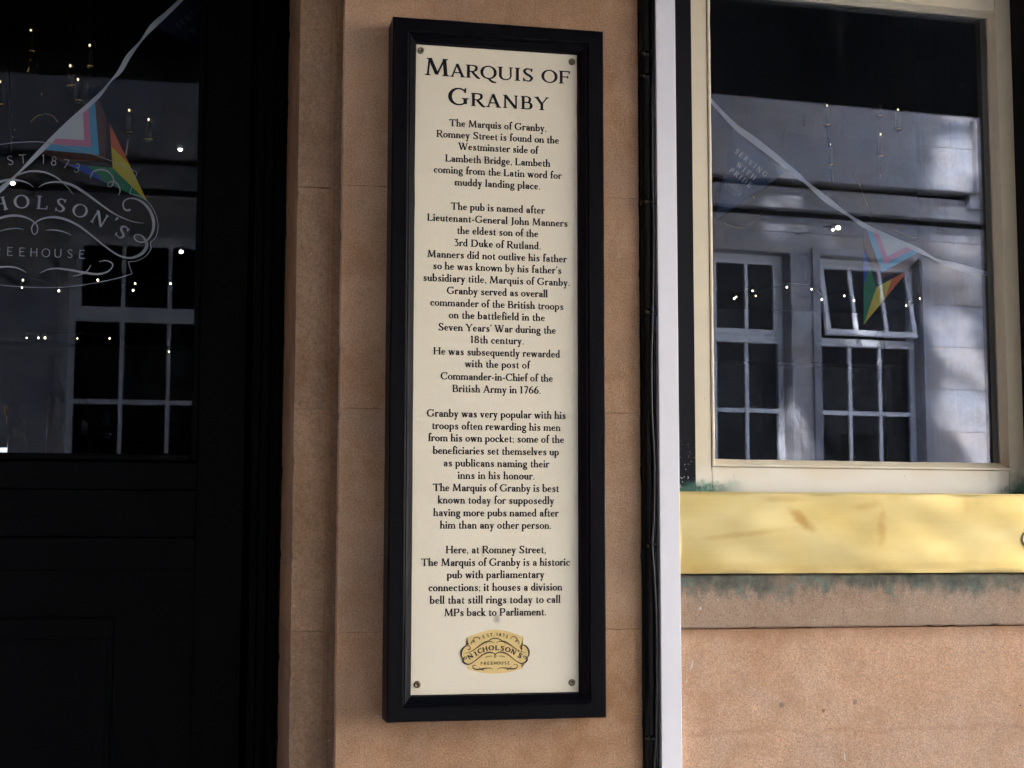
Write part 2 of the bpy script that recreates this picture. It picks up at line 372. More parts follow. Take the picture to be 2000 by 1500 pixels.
def stone_block(x0, x1, z0, z1, yf, yb, mat, parent, chip=.0010, gap=.00015, inset=.0006, name='stone_block'):
    x0 += gap; x1 -= gap; z0 += gap; z1 -= gap; out = []
    def edge(a, b):
        L = (Vector(b) - Vector(a)).length; n = max(2, int(L / .012)); n = min(n, 60)
        for k in range(n):
            t = k / n; j = random.gauss(0, chip * .35)
            if random.random() < .05: j = abs(j) + random.uniform(.5, 1.5) * chip
            nx, nz = (b[1] - a[1]) / L, -(b[0] - a[0]) / L      # outward for a ccw outline seen from the front
            if k == 0: j = 0
            out.append((a[0] + (b[0] - a[0]) * t - nx * max(j, 0), a[1] + (b[1] - a[1]) * t - nz * max(j, 0)))
    c = [(x0, z0), (x1, z0), (x1, z1), (x0, z1)]
    for i in range(4): edge(c[i], c[(i + 1) % 4])
    n = len(out); cx, cz = (x0 + x1) / 2, (z0 + z1) / 2
    def ins(p, d): return (p[0] + (d if p[0] < cx else -d) * (1 if min(abs(p[0] - x0), abs(p[0] - x1)) < .01 else 0), p[1] + (d if p[1] < cz else -d) * (1 if min(abs(p[1] - z0), abs(p[1] - z1)) < .01 else 0))
    vs_ = [(*ins(p, inset)[:1], yf, ins(p, inset)[1]) for p in out] + [(p[0], yf + inset, p[1]) for p in out] + [(p[0], yb, p[1]) for p in out]
    fs = [tuple(range(n))]
    for r in (0, 1):
        fs += [(r * n + k, (r + 1) * n + k, (r + 1) * n + (k + 1) % n, r * n + (k + 1) % n) for k in range(n)]
    return mesh(name, vs_, fs, mat, parent)

# ---------------------------------------------------------------- lettering: a drawn roman and a drawn sans
def rib(pts, ws):
    n = len(pts); L = []; Rr = []
    for i in range(n):
        ax, ay = pts[max(i - 1, 0)]; bx, by = pts[min(i + 1, n - 1)]; dx, dy = bx - ax, by - ay; l = math.hypot(dx, dy) or 1
        wv = ws[i] / 2; nx, ny = -dy / l * wv, dx / l * wv
        L.append((pts[i][0] + nx, pts[i][1] + ny)); Rr.append((pts[i][0] - nx, pts[i][1] - ny))
    return [[L[i], Rr[i], Rr[i + 1], L[i + 1]] for i in range(n - 1)]
class Pen:
    X, CAP, ASC, DSC = 430, 690, 745, -235
    def __init__(s, S=92, H=40, serif=True, sl=26): s.S, s.H, s.serif, s.sl = S, H, serif, sl; s.p = []
    def line(s, x0, y0, x1, y1, w0=None, w1=None): w0 = w0 or s.S; s.p += rib([(x0, y0), (x1, y1)], [w0, w1 or w0])
    def arc(s, cx, cy, rx, ry, a0, a1, mode='sym', S=None, H=None):
        S = S or s.S; H = H or s.H; n = max(5, int(abs(a1 - a0) / 13)); pts = []; ws = []
        for k in range(n + 1):
            a = R(a0 + (a1 - a0) * k / n); c = math.cos(a)
            f = {'sym': c * c, 'r': max(0, c) ** 1.3, 'l': max(0, -c) ** 1.3, 'thin': 0}[mode]
            pts.append((cx + rx * c, cy + ry * math.sin(a))); ws.append(H + (S - H) * f)
        s.p += rib(pts, ws)
    def crv(s, pts, n=5): q = spline(pts, n); s.p += rib([(a, b) for a, b, c in q], [c for a, b, c in q])
    def dot(s, x, y, r): s.p.append([(x + r * math.cos(R(a)), y + r * math.sin(R(a))) for a in range(0, 360, 36)])
    def foot(s, x, y, w=None, e=48, up=1, both=(1, 1)):
        if not s.serif: return
        w = w or s.S; t = s.sl; l = x - w / 2 - e * both[0]; r = x + w / 2 + e * both[1]
        s.p.append([(l, y), (r, y), (r, y + t * up), (x + w / 2, y + t * up * 1.9), (x - w / 2, y + t * up * 1.9), (l, y + t * up)])
    def stem(s, x, y0, y1, w=None, b=True, t='flag', e=46):
        w = w or s.S; s.line(x, y0, x, y1, w)
        if b: s.foot(x, y0, w, e)
        if t == 'slab': s.foot(x, y1, w, e, -1)
        elif t == 'flag' and s.serif: s.p.append([(x + w / 2, y1 + 10), (x - w / 2 - e, y1 - 42), (x - w / 2 - e, y1 - 58), (x - w / 2, y1 - 62), (x + w / 2, y1 - 70)])
def glyph(ch, S=92, H=40, serif=True, sl=26):
    g = Pen(S, H, serif, sl); X, C, A = g.X, g.CAP, g.ASC; h = H; T = 'slab' if serif else None; w = 400
    if ch == 'a':
        g.line(300, 60, 300, 290, S); g.crv([(300, 290, S), (285, 375, S * .75), (215, X - h / 2, h), (140, X - 45, h * 1.2), (95, 335, S * .7)]); g.dot(103, 335, S * .5)
        g.crv([(300, 255, h), (215, 235, h * 1.1), (120, 190, S * .9), (100, 110, S), (145, 30, S * .6), (215, 32, h), (300, 95, h)]); g.crv([(300, 80, S), (318, 20, S * .6), (375, 28, h * .8)]); w = 405
    elif ch in 'bp':
        y0, y1 = (0, A) if ch == 'b' else (g.DSC, X); g.stem(95, y0, y1, b=(ch == 'p')); g.arc(220, X / 2, 145, X / 2 - h / 2 + 6, -180, 180, 'r'); w = 440
    elif ch == 'c': g.arc(215, X / 2, 140, X / 2 - h / 2 + 6, 48, 320, 'l'); g.dot(300, X - 85, S * .52); w = 370
    elif ch in 'dq':
        y0, y1 = (0, A) if ch == 'd' else (g.DSC, X); g.stem(320, y0, y1, b=True, t='flag' if ch == 'd' else None); g.arc(205, X / 2, 138, X / 2 - h / 2 + 6, 0, 360, 'l'); w = 430
    elif ch == 'e': g.arc(210, X / 2, 138, X / 2 - h / 2 + 6, 12, 322, 'l'); g.line(90, 240, 345, 240, h); w = 390
    elif ch == 'f':
        g.stem(130, 0, 620, t=None); g.crv([(130, 590, S), (150, 690, S * .7), (215, A, h), (265, 715, h * 1.3)]); g.dot(262, 690, S * .5); g.line(45, X - h / 2, 245, X - h / 2, h); w = 262
    elif ch == 'g':
        g.arc(195, 290, 112, 125, 0, 360); g.arc(205, -105, 160, 95, 0, 360, 'thin', H=h * 1.35); g.crv([(120, 195, h), (85, 130, S * .8), (130, 65, S * .8), (260, 40, S * .7), (340, -20, S * .6)]); g.crv([(275, 370, h), (330, 410, h), (385, 400, S * .6)]); w = 405
    elif ch in 'hn':
        g.stem(95, 0, A if ch == 'h' else X); g.line(340, 0, 340, 250, S); g.foot(340, 0); g.arc(220, 262, 121, X - 262 - h / 2 + 4, 172, 0, 'r'); w = 440
    elif ch == 'i' : g.stem(100, 0, X); g.dot(96, 600, S * .62); w = 205
    elif ch == 'j' : g.line(100, -120, 100, X, S); g.dot(96, 600, S * .62); w = 205
    elif ch == 'k': g.stem(95, 0, A); g.line(110, 190, 320, X, h); g.line(170, 240, 350, 0, S); g.foot(350, 0, S * .9, 40); g.foot(310, X, h, 50, -1); w = 420
    elif ch == 'l': g.stem(100, 0, A); w = 205
    elif ch == 'm':
        g.stem(95, 0, X); 
        for q in (0, 245): g.line(340 + q, 0, 340 + q, 250, S); g.foot(340 + q, 0); g.arc(220 + q, 262, 121, X - 262 - h / 2 + 4, 172, 0, 'r')
        w = 685
    elif ch == 'o': g.arc(215, X / 2, 148, X / 2 - h / 2 + 6, 0, 360); w = 430
    elif ch == 'r': g.stem(95, 0, X); g.crv([(120, 290, h), (170, 385, h), (235, X - 20, h * 1.3), (285, X - 35, S * .6)]); g.dot(280, X - 55, S * .5); w = 325
    elif ch == 's':
        g.crv([(285, X - 70, h), (235, X - h / 2, h), (150, X - 30, S * .6), (110, 330, S * .85), (165, 245, S), (250, 190, S), (290, 105, S * .85), (240, 30, S * .6), (165, h / 2, h), (90, 70, h)])
        g.line(292, X + 2, 285, X - 120, h * .9); g.line(84, 130, 92, -4, h * .9); w = 370
    elif ch == 't': g.line(130, 70, 130, 560, S, S * .5); g.crv([(130, 90, S), (155, 18, S * .7), (215, h / 2 - 6, h), (270, 60, h * .8)]); g.line(45, X - h / 2, 255, X - h / 2, h); w = 285
    elif ch == 'u':
        g.stem(90, 170, X, b=False); g.stem(325, 0, X, b=False); g.foot(325, 0, both=(0, 1)); g.arc(210, 165, 120, 165 - h / 2 + 4, 180, 350, 'l'); w = 425
    elif ch == 'v': g.line(80, X, 210, 0, S); g.line(320, X, 215, 0, h); g.foot(80, X, S, 40, -1); g.foot(322, X, h, 50, -1); w = 405
    elif ch == 'w':
        for q in (0, 225): g.line(80 + q, X, 195 + q, 0, S * .95); g.line(300 + q, X, 200 + q, 0, h)
        for q in (80, 305): g.foot(q, X, S, 36, -1)
        g.foot(528, X, h, 46, -1); w = 600
    elif ch == 'y': g.line(85, X, 215, 0, S); g.line(325, X, 170, -150, h); g.crv([(185, -120, h), (150, -205, h * 1.4), (85, g.DSC + 30, S * .8)]); g.dot(95, -190, S * .5); g.foot(85, X, S, 40, -1); g.foot(325, X, h, 50, -1); w = 410
    elif ch == 'A': g.line(95, 0, 310, C, h); g.line(300, C, 545, 0, S); g.line(160, 230, 455, 230, h); g.foot(95, 0, h, 62); g.foot(545, 0, S, 52); w = 640
    elif ch == 'B': g.stem(125, 0, C, t=T); g.crv([(125, C - h / 2, h), (300, C - h / 2, h), (400, C - 100, S * .85), (390, 420, S * .85), (290, 365, h), (125, 365, h)]); g.crv([(125, 365, h), (320, 365, h), (445, 290, S * .9), (455, 130, S), (360, h / 2, h), (125, h / 2, h)]); w = 555
    elif ch == 'C': g.arc(360, C / 2, 275, C / 2 - h / 2 + 8, 42, 318, 'l', S * 1.05); g.line(572, C + 5, 560, C - 190, h); g.line(560, 180, 572, 60, h * .8); w = 640
    elif ch == 'D': g.stem(125, 0, C, t=T); g.crv([(125, C - h / 2, h), (300, C - h / 2, h), (500, C - 90, S * .8), (590, C / 2, S * 1.05), (500, 90, S * .8), (300, h / 2, h), (125, h / 2, h)]); w = 695
    elif ch in 'EF':
        g.stem(125, 0, C, t=T); g.line(125, C - h / 2, 480, C - h / 2, h); g.line(125, 365, 410, 365, h)
        if serif: g.line(478, C, 462, C - 150, h); g.line(405, 440, 405, 290, h * .8)
        if ch == 'E':
            g.line(125, h / 2, 500, h / 2, h)
            if serif: g.line(505, 160, 485, 0, h)
        w = 550 if ch == 'E' else 515
    elif ch == 'G': g.arc(365, C / 2, 280, C / 2 - h / 2 + 8, 42, 320, 'l', S * 1.05); g.line(575, C + 5, 562, C - 190, h) if serif else None; g.line(570, 60, 570, 290, S * .95); g.foot(570, 300, S, 48, -1); g.line(430, 275, 570, 275, h) if not serif else None; w = 700
    elif ch == 'H': g.stem(125, 0, C, t=T); g.stem(560, 0, C, t=T); g.line(125, 360, 560, 360, h); w = 685
    elif ch == 'I': g.stem(150, 0, C, t=T, e=60); w = 300
    elif ch == 'J': g.stem(200, 40, C, b=False, t=T, e=56); g.crv([(200, 80, S), (185, -30, S * .8), (110, -80, h), (50, -60, S * .6)]); w = 330
    elif ch == 'K': g.stem(125, 0, C, t=T); g.line(150, 290, 480, C, h); g.line(230, 380, 520, 0, S); g.foot(520, 0, S, 45); g.foot(480, C, h, 55, -1); w = 610
    elif ch == 'L': g.stem(125, 0, C, t=T); g.line(125, h / 2, 470, h / 2, h); g.line(482, 190, 462, 0, h) if serif else None; w = 520
    elif ch == 'M':
        g.line(110, 0, 165, C, h); g.line(175, C, 400, 60, S); g.line(400, 40, 640, C, h); g.line(635, C, 680, 0, S)
        g.foot(108, 0, h, 60); g.foot(682, 0, S, 50); g.foot(150, C, h, 46, -1, (1, 0)); g.foot(650, C, S, 40, -1, (0, 1)); w = 800
    elif ch == 'N': g.line(125, 0, 125, C, h * 1.1); g.line(120, C, 585, 0, S * 1.05); g.line(585, 0, 585, C, h * 1.1); g.foot(125, 0, h, 56); g.foot(585, C, h, 56, -1); g.foot(115, C, h, 46, -1, (1, 0)); w = 715
    elif ch in 'OQ':
        g.arc(365, C / 2, 285, C / 2 - h / 2 + 8, 0, 360, 'sym', S * 1.08)
        if ch == 'Q': g.crv([(300, 60, h), (400, -20, S * .8), (520, -130, S * .9), (690, -170, h)])
        w = 730
    elif ch == 'P': g.stem(125, 0, C, t=T); g.crv([(125, C - h / 2, h), (310, C - h / 2, h), (455, C - 95, S * .9), (445, 400, S * .9), (310, 310, h), (125, 310, h)]); w = 540
    elif ch == 'R': g.stem(125, 0, C, t=T); g.crv([(125, C - h / 2, h), (310, C - h / 2, h), (445, C - 90, S * .9), (435, 430, S * .9), (300, 345, h), (125, 345, h)]); g.crv([(270, 350, S * .9), (400, 170, S), (530, 20, S * .9), (610, 8, h)]) if serif else g.line(300, 345, 480, 0, S); w = 590
    elif ch == 'S':
        g.crv([(430, C - 100, h), (350, C - h / 2, h), (215, C - 30, S * .7), (130, C - 140, S * .95), (200, 410, S), (350, 310, S * 1.05), (440, 190, S), (370, 45, S * .7), (240, h / 2, h), (110, 100, h)])
        if serif: g.line(445, C + 5, 432, C - 170, h); g.line(100, 190, 112, -5, h)
        w = 530
    elif ch == 'T':
        g.stem(310, 0, C, t=None, e=60); g.line(50, C - h / 2, 570, C - h / 2, h)
        if serif: g.line(58, C, 45, C - 150, h); g.line(562, C, 575, C - 150, h)
        w = 620
    elif ch == 'U': g.line(120, 200, 120, C, S); g.line(560, 200, 560, C, h * 1.2); g.arc(340, 230, 220, 230 - h / 2 + 6, 180, 360, 'l'); g.foot(120, C, S, 50, -1); g.foot(560, C, h, 56, -1); w = 680
    elif ch == 'V': g.line(80, C, 320, 0, S); g.line(550, C, 325, 0, h); g.foot(80, C, S, 50, -1); g.foot(550, C, h, 56, -1); w = 630
    elif ch == 'W':
        for q in (0, 320): g.line(80 + q, C, 275 + q, 0, S); g.line(460 + q, C, 280 + q, 0, h)
        for q in (80, 400): g.foot(q, C, S, 46, -1)
        g.foot(780, C, h, 54, -1); w = 870
    elif ch == 'Y': g.line(85, C, 310, 320, S); g.line(540, C, 315, 320, h); g.stem(312, 0, 330, t=None, e=56); g.foot(85, C, S, 50, -1); g.foot(540, C, h, 56, -1); w = 620
    elif ch == '1': g.stem(170, 0, C, t=None, e=60); g.line(165, C - 15, 70, C - 90, h * 1.3); w = 330
    elif ch == '3' and serif: g.line(80, C - h / 2, 370, C - h / 2, h * 1.3); g.line(365, C - 30, 190, 400, h * 1.2); g.crv([(190, 395, h), (330, 380, S * .7), (400, 240, S), (350, 70, S * .8), (210, h / 2, h), (90, 80, S * .6)]); w = 470
    elif ch == '3': g.crv([(80, 590, h), (150, C - h / 2, h), (300, C - 50, S), (340, 540, S), (280, 400, h), (180, 380, h)]); g.crv([(180, 380, h), (330, 350, S), (390, 200, S), (320, 40, S), (190, h / 2, h), (70, 120, h)]); w = 460
    elif ch == '6': g.arc(235, 215, 150, 215 - h / 2, 0, 360); g.crv([(90, 230, S), (130, 450, S), (240, 610, S * .7), (370, C, h)]); w = 460
    elif ch == '7': g.line(60, C - h / 2, 400, C - h / 2, h * 1.5); g.line(395, C - h, 190, 0, h * 1.2, S); w = 440
    elif ch == '8': g.arc(235, 515, 125, 160, 0, 360); g.arc(235, 190, 155, 190 - h / 2, 0, 360); w = 470
    elif ch == '.': g.dot(90, 48, 56); w = 190
    elif ch == ',': g.dot(90, 55, 54); g.crv([(120, 50, 50), (115, -40, 40), (60, -120, 20)]); w = 190
    elif ch == ';': g.dot(90, 340, 54); g.dot(90, 55, 54); g.crv([(120, 50, 50), (115, -40, 40), (60, -120, 20)]); w = 190
    elif ch in "'\u2019": g.crv([(95, 700, S), (85, 600, S * .7), (55, 500, 20)]); w = 160
    elif ch == '-': g.line(40, 230, 245, 230, h * 1.4); w = 285
    elif ch == ' ': w = 215
    return g.p, w
GC = {}
def G(ch, *a):
    k = (ch,) + a
    if k not in GC: GC[k] = glyph(ch, *a)
    return GC[k]
class Ink:                                       # flat print, a few hundredths of a millimetre proud of its panel
    def __init__(s): s.v = []; s.f = []; s.k = 0
    def poly(s, pts, fn):
        k = len(s.v); s.k += 1; d = (s.k % 9) * 2e-5
        s.v += [fn(x, y, d) for x, y in pts]; s.f.append(tuple(range(k, k + len(pts))))
    def text(s, chars, x, y, sc, fn, args=(92, 40, True, 26), track=0.0, small=None, width=None, centre=False, wx=1.0):
        items = []
        for i, c in enumerate(chars):
            q = sc
            if small and c.islower(): c = c.upper(); q = sc * small
            items.append((c, q))
        nat = sum(G(c, *args)[1] * q * wx for c, q in items)
        first, last = 40 * items[0][1] * wx, 40 * items[-1][1] * wx
        if width is not None: track = (width - nat + first + last) / (len(items) - 1)
        tot = nat + track * (len(items) - 1); cx = x - (tot / 2 if centre else first)
        for c, q in items:
            ps, wd = G(c, *args)
            for p in ps: s.poly([(cx + a * q * wx, y + b * q) for a, b in p], fn)
            cx += wd * q * wx + track
    def letter(s, c, x, y, rot, cap, fn, args, wx=1.0):      # one letter centred at x, y (y up), rotated
        ps, wd = G(c, *args); q = cap / 690; ca, sa = math.cos(rot), math.sin(rot)
        for p in ps:
            s.poly([(x + (a - wd / 2) * q * wx * ca - (b - 345) * q * sa, y + (a - wd / 2) * q * wx * sa + (b - 345) * q * ca) for a, b in p], fn)
    def stroke(s, pts, fn, n=5, mirror=False):
        q = spline(pts, n)
        for sgn in ((1, -1) if mirror else (1,)):
            for r in rib([(a * sgn, b) for a, b, c in q], [c for a, b, c in q]): s.poly(r, fn)
    def build(s, name, mat, parent): return mesh(name, s.v, s.f, mat, parent)

# the oval trade emblem, in its own units: x from the centre, y up, about 1200 wide
def E_(x, y, wd): return ((x - 270) * .5475, -((y - 800) * .59), wd * .56)
EM_STROKES = [
 [E_(*p) for p in [(295, 490, 4), (350, 455, 9), (430, 435, 16), (520, 435, 22), (620, 465, 24), (740, 535, 22), (880, 630, 17), (1000, 705, 13), (1120, 755, 9), (1200, 775, 7), (1275, 782, 4)]],
 [E_(*p) for p in [(270, 342, 18), (350, 350, 17), (440, 385, 14), (500, 425, 12), (560, 480, 8), (610, 540, 3)]],
 [E_(*p) for p in [(1145, 655, 22), (1130, 668, 20), (1095, 660, 16), (1078, 620, 14), (1090, 580, 14), (1140, 555, 14), (1220, 565, 20), (1300, 620, 26), (1350, 700, 28), (1370, 780, 28), (1360, 860, 22), (1320, 930, 15), (1260, 960, 12), (1210, 945, 12), (1190, 910, 12), (1215, 890, 12), (1260, 900, 16), (1300, 945, 24), (1308, 1000, 30), (1270, 1060, 28), (1200, 1100, 22), (1130, 1110, 18), (1040, 1085, 15), (920, 1010, 14), (800, 920, 16), (680, 835, 19), (560, 780, 22), (450, 760, 22), (350, 775, 16), (290, 805, 12), (270, 825, 10)]],
 [E_(*p) for p in [(270, 812, 10), (296, 860, 11), (292, 905, 10), (270, 928, 8)]],
 [E_(*p) for p in [(370, 885, 4), (430, 878, 9), (500, 885, 11), (560, 900, 9), (605, 920, 4)]],
 [E_(*p) for p in [(765, 380, 8), (790, 325, 11), (850, 300, 13), (920, 310, 13), (970, 355, 12), (985, 405, 11), (965, 450, 10), (935, 452, 9), (932, 425, 9), (965, 405, 10), (1010, 415, 12), (1040, 460, 12), (1045, 500, 10), (1032, 530, 6)]],
 [E_(*p) for p in [(870, 1155, 7), (930, 1142, 10), (985, 1160, 11), (995, 1195, 12), (950, 1245, 16), (860, 1270, 20), (750, 1262, 22), (600, 1240, 19), (480, 1232, 14), (400, 1245, 10), (335, 1278, 5)]],
 [E_(*p) for p in [(795, 1190, 5), (760, 1245, 9), (700, 1280, 13), (630, 1297, 9)]]]
EM_NAME = [('N', -440, -45, 38), ('I', -345, 3, 32), ('C', -270, 50, 27), ('H', -180, 80, 17), ('O', -70, 100, 6), ('L', 33, 100, -2), ('S', 125, 90, -9), ('O', 225, 65, -18), ('N', 325, 25, -27), ("'", 397, 5, -32), ('S', 440, -42, -33)]
EM_EST = [('E', -203, 303, 15), ('S', -135, 322, 11), ('T', -70, 333, 7), ('.', -30, 336, 3), ('1', 32, 338, 0), ('8', 85, 330, -6), ('7', 145, 318, -11), ('3', 203, 298, -15)]
EM_FREE = [(c, -240 + i * 60, -172, 0) for i, c in enumerate('FREEHOUSE')]
EM_OUT = [E_(x, y, 6) for x, y in [(270, 68), (460, 86), (650, 122), (870, 185), (1010, 232), (1150, 285), (1200, 310)]]
EM_OUT2 = [E_(x, y, 6) for x, y in [(1200, 310), (1135, 512)]]
EM_OUT3 = [E_(x, y, 6) for x, y in [(1135, 512), (1230, 530), (1310, 580), (1370, 660), (1406, 760), (1410, 830), (1390, 910), (1345, 960), (1350, 1010), (1310, 1080), (1230, 1130), (1140, 1148)]]
EM_OUT4 = [E_(x, y, 6) for x, y in [(1140, 1148), (1180, 1255)]]
EM_OUT5 = [E_(x, y, 6) for x, y in [(1180, 1255), (1050, 1300), (870, 1345), (700, 1380), (500, 1405), (270, 1413)]]
def emblem(ink, fn, outline=False, k=1.0, name_args=(120, 55, True, 30), sans=(70, 62, False, 0), big=1.0):
    for st in EM_STROKES: ink.stroke([(a, b, c * k) for a, b, c in st], fn, 5, True)
    for c, x, y, r in EM_NAME: ink.letter(c, x, y, R(r), 72 * big, fn, name_args, 1.1)
    for c, x, y, r in EM_EST: ink.letter(c, x, y, R(r), 50 * big, fn, sans)
    for c, x, y, r in EM_FREE: ink.letter(c, x, y, R(r), 46 * big, fn, sans)
    if outline:
        for o, n in ((EM_OUT, 4), (EM_OUT2, 1), (EM_OUT3, 5), (EM_OUT4, 1), (EM_OUT5, 4)): ink.stroke(o, fn, n, True)
def emblem_field():
    half = []
    for o in (EM_OUT, EM_OUT2, EM_OUT3, EM_OUT4, EM_OUT5): half += [(a, b) for a, b, c in spline(o, 3)][:-1] if o is not EM_OUT5 else [(a, b) for a, b, c in spline(o, 3)]
    half = [(a * .985, b * .985) for a, b in half]
    return half + [(-a, b) for a, b in reversed(half[1:-1])]

# ================================================================ ground and street
def struct(o): return tag(o, kind='structure')
struct(box('ground', -60, 60, -60, 60, -.6, -.16, M_ground))
struct(box('road', -40, 40, -8.6, -1.9, -.155, -.12, M_road))
def paving(name, y0, y1):
    base = struct(box(name, -40, 40, y0, y1, -.155, -.03, M_mortar)); n = 0
    me = None
    for i in range(-9, 13):
        for j in range(3):
            wy = (y1 - y0) / 3
            if me is None:
                s_ = box('paving_slab', .004, .896, .004, wy - .004, -.03, 0, M_pave, base, bev=.004); me = s_.data
                s_.location = Vector((i * .9 + (j % 2) * .45, y0 + wy * j, 0)); me.transform(Matrix.Translation(-Vector((0, 0, 0))))
            else:
                s_ = bpy.data.objects.new('paving_slab', me); COL.objects.link(s_); s_.parent = base
                s_.location = Vector((i * .9 + (j % 2) * .45, y0 + wy * j, 0))
    return base
paving('pavement', -1.75, 0.0); paving('pavement', -10.95, -8.75)
struct(box('kerb', -40, 40, -1.9, -1.75, -.155, 0, M_kerb, bev=.01)); struct(box('kerb', -40, 40, -8.75, -8.6, -.155, 0, M_kerb, bev=.01))

# ================================================================ the pub: stone pier with the moulded door jamb
XL, XR, XJ = .2495, .8195, .169
ZJ = [0.0, .21, .615, 1.02, 1.428, 1.832, 2.247, 2.652, 3.0]
pier = empty('stone_pier', (.53, 0, 0), 'flat pinkish sandstone pier carrying the framed sign, between the black door and the black pipe', 'wall')
box('mortar_core', XL + .004, XR - .004, .004, .5, 0, 3.0, M_mortar, pier)
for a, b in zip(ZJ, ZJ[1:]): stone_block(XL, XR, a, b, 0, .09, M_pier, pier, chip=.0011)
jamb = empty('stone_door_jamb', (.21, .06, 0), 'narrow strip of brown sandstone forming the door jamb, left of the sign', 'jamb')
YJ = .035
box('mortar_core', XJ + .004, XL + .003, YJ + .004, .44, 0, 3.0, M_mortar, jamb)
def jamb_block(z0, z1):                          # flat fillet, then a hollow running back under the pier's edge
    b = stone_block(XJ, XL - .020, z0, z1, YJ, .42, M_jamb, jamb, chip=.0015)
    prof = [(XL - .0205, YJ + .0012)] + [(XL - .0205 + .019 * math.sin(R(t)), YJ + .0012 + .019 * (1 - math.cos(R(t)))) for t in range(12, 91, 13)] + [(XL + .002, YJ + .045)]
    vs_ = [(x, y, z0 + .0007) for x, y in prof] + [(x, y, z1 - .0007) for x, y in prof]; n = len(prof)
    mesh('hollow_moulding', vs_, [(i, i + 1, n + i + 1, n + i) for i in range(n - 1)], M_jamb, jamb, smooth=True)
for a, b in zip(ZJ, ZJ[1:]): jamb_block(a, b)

# ================================================================ black doorway
YD = .43
xd = lambda px, y=YD: P(px, 750, y).x
door_frame = empty('door_frame', (xd(520), YD, 0), 'black painted moulded timber frame round the glazed door', 'door frame')
cuts = [(566, .0), (548, .012), (527, -.004), (510, .014), (494, .004)]
for (a, d), (b, _) in zip(cuts, cuts[1:]):
    box('frame_moulding', xd(b) + .0006, xd(a) - .0006, YD + d, YD + .09, 0, 3.05, M_doorb, door_frame, bev=.002)
xg = xd(376, YD + .035); xc = xd(57.6, YD + .05); xl_ = 2 * xc - xg
for a, b, d in ((2 * xc - xd(527), 2 * xc - xd(494), -.004), (2 * xc - xd(566), 2 * xc - xd(527) - .001, .006)):
    box('frame_moulding', a, b, YD + d, YD + .09, 0, 3.05, M_doorb, door_frame, bev=.002)
door = empty('pub_door', (xc, YD + .02, 0), 'tall black panelled door with an etched glass upper light', 'door')
zq = lambda py, px=200, y=YD + .02: P(px, py, y).z
xs1 = xd(480, YD + .02); xs0 = xd(389, YD + .02)
Yl = YD + .02
zr = [zq(902), zq(956), zq(1049), zq(1112)]
box('stile', xs0, xs1, Yl, Yl + .05, .02, 3.03, M_doorb, door, bev=.0015)
box('stile', 2 * xc - xs1, 2 * xc - xs0, Yl, Yl + .05, .02, 3.03, M_doorb, door, bev=.0015)
for a, b, d in ((zr[1] + .001, zr[0], .0), (zr[2] + .001, zr[1] - .001, .003), (zr[3], zr[2] - .001, -.001)):
    box('lock_rail', 2 * xc - xs0 + .001, xs0 - .001, Yl + d, Yl + .05, b if b < a else a, a if a > b else b, M_doorb, door, bev=.0015)
box('bottom_rail', 2 * xc - xs0 + .001, xs0 - .001, Yl, Yl + .05, .02, .24, M_doorb, door, bev=.0015)
box('top_rail', 2 * xc - xs0 + .001, xs0 - .001, Yl, Yl + .05, 2.93, 3.03, M_doorb, door, bev=.0015)
box('sunk_panel', 2 * xc - xs0, xs0, Yl + .018, Yl + .045, .24, zr[3], M_doorb, door)
px_ = xd(236, Yl); box('raised_panel', 2 * xc - px_, px_, Yl + .006, Yl + .03, .36, zq(1205), M_doorb, door, bev=.006)
px_ = xd(223, Yl); box('raised_panel_field', 2 * xc - px_, px_, Yl + .001, Yl + .03, .40, zq(1247), M_doorb, door, bev=.002)
zb0 = zq(886, 200, Yl + .015)
for a in ((xg, xs0 - .0005), (2 * xc - xs0 + .0005, 2 * xc - xg)):
    box('glazing_bead', a[0], a[1], Yl + .004, Yl + .04, zb0 - .012, 2.93, M_doorb, door, bev=.003)
box('glazing_bead', 2 * xc - xg, xg, Yl + .004, Yl + .04, zb0 - .0135, zb0, M_doorb, door, bev=.003)
YG = YD + .05
dglass = box('glass_pane', 2 * xc - xg - .004, xg + .004, YG, YG + .006, zb0 - .004, 2.934, M_doorglass, door)
ink = Ink()
def door_emb(u, v, d):                           # emblem units to the back of the door glass
    x = xc + u * (xd(57.6 + 1105 / 4.688, YG) - xc) / 605
    k = (P(57.6, 260 + 800 / 4.688, YG).z - P(57.6, 260 + 1413 / 4.688, YG).z) / 361.7
    return (x, YG - .0006 - d, P(57.6, 260 + 800 / 4.688, YG).z + v * k)
emblem(ink, door_emb, True, 1.0, (105, 50, True, 28), (58, 54, False, 0))
ink.build('etched_emblem', M_etch, dglass)
lintel = tag(box('door_lintel', -1.2, XL - .0, -.02, .16, 2.715, 3.05, M_canopy), 'black painted beam across the head of the door recess', 'lintel')
tag(box('doorway_wall', -3.6, 2 * xc - xd(566) - .001, .17, .5, 0, 3.0, M_pier), 'sandstone wall on the hinge side of the black door', 'wall')
struct(box('door_step', 2 * xc - xd(566), XJ, .0, .5, 0, .018, M_kerb))

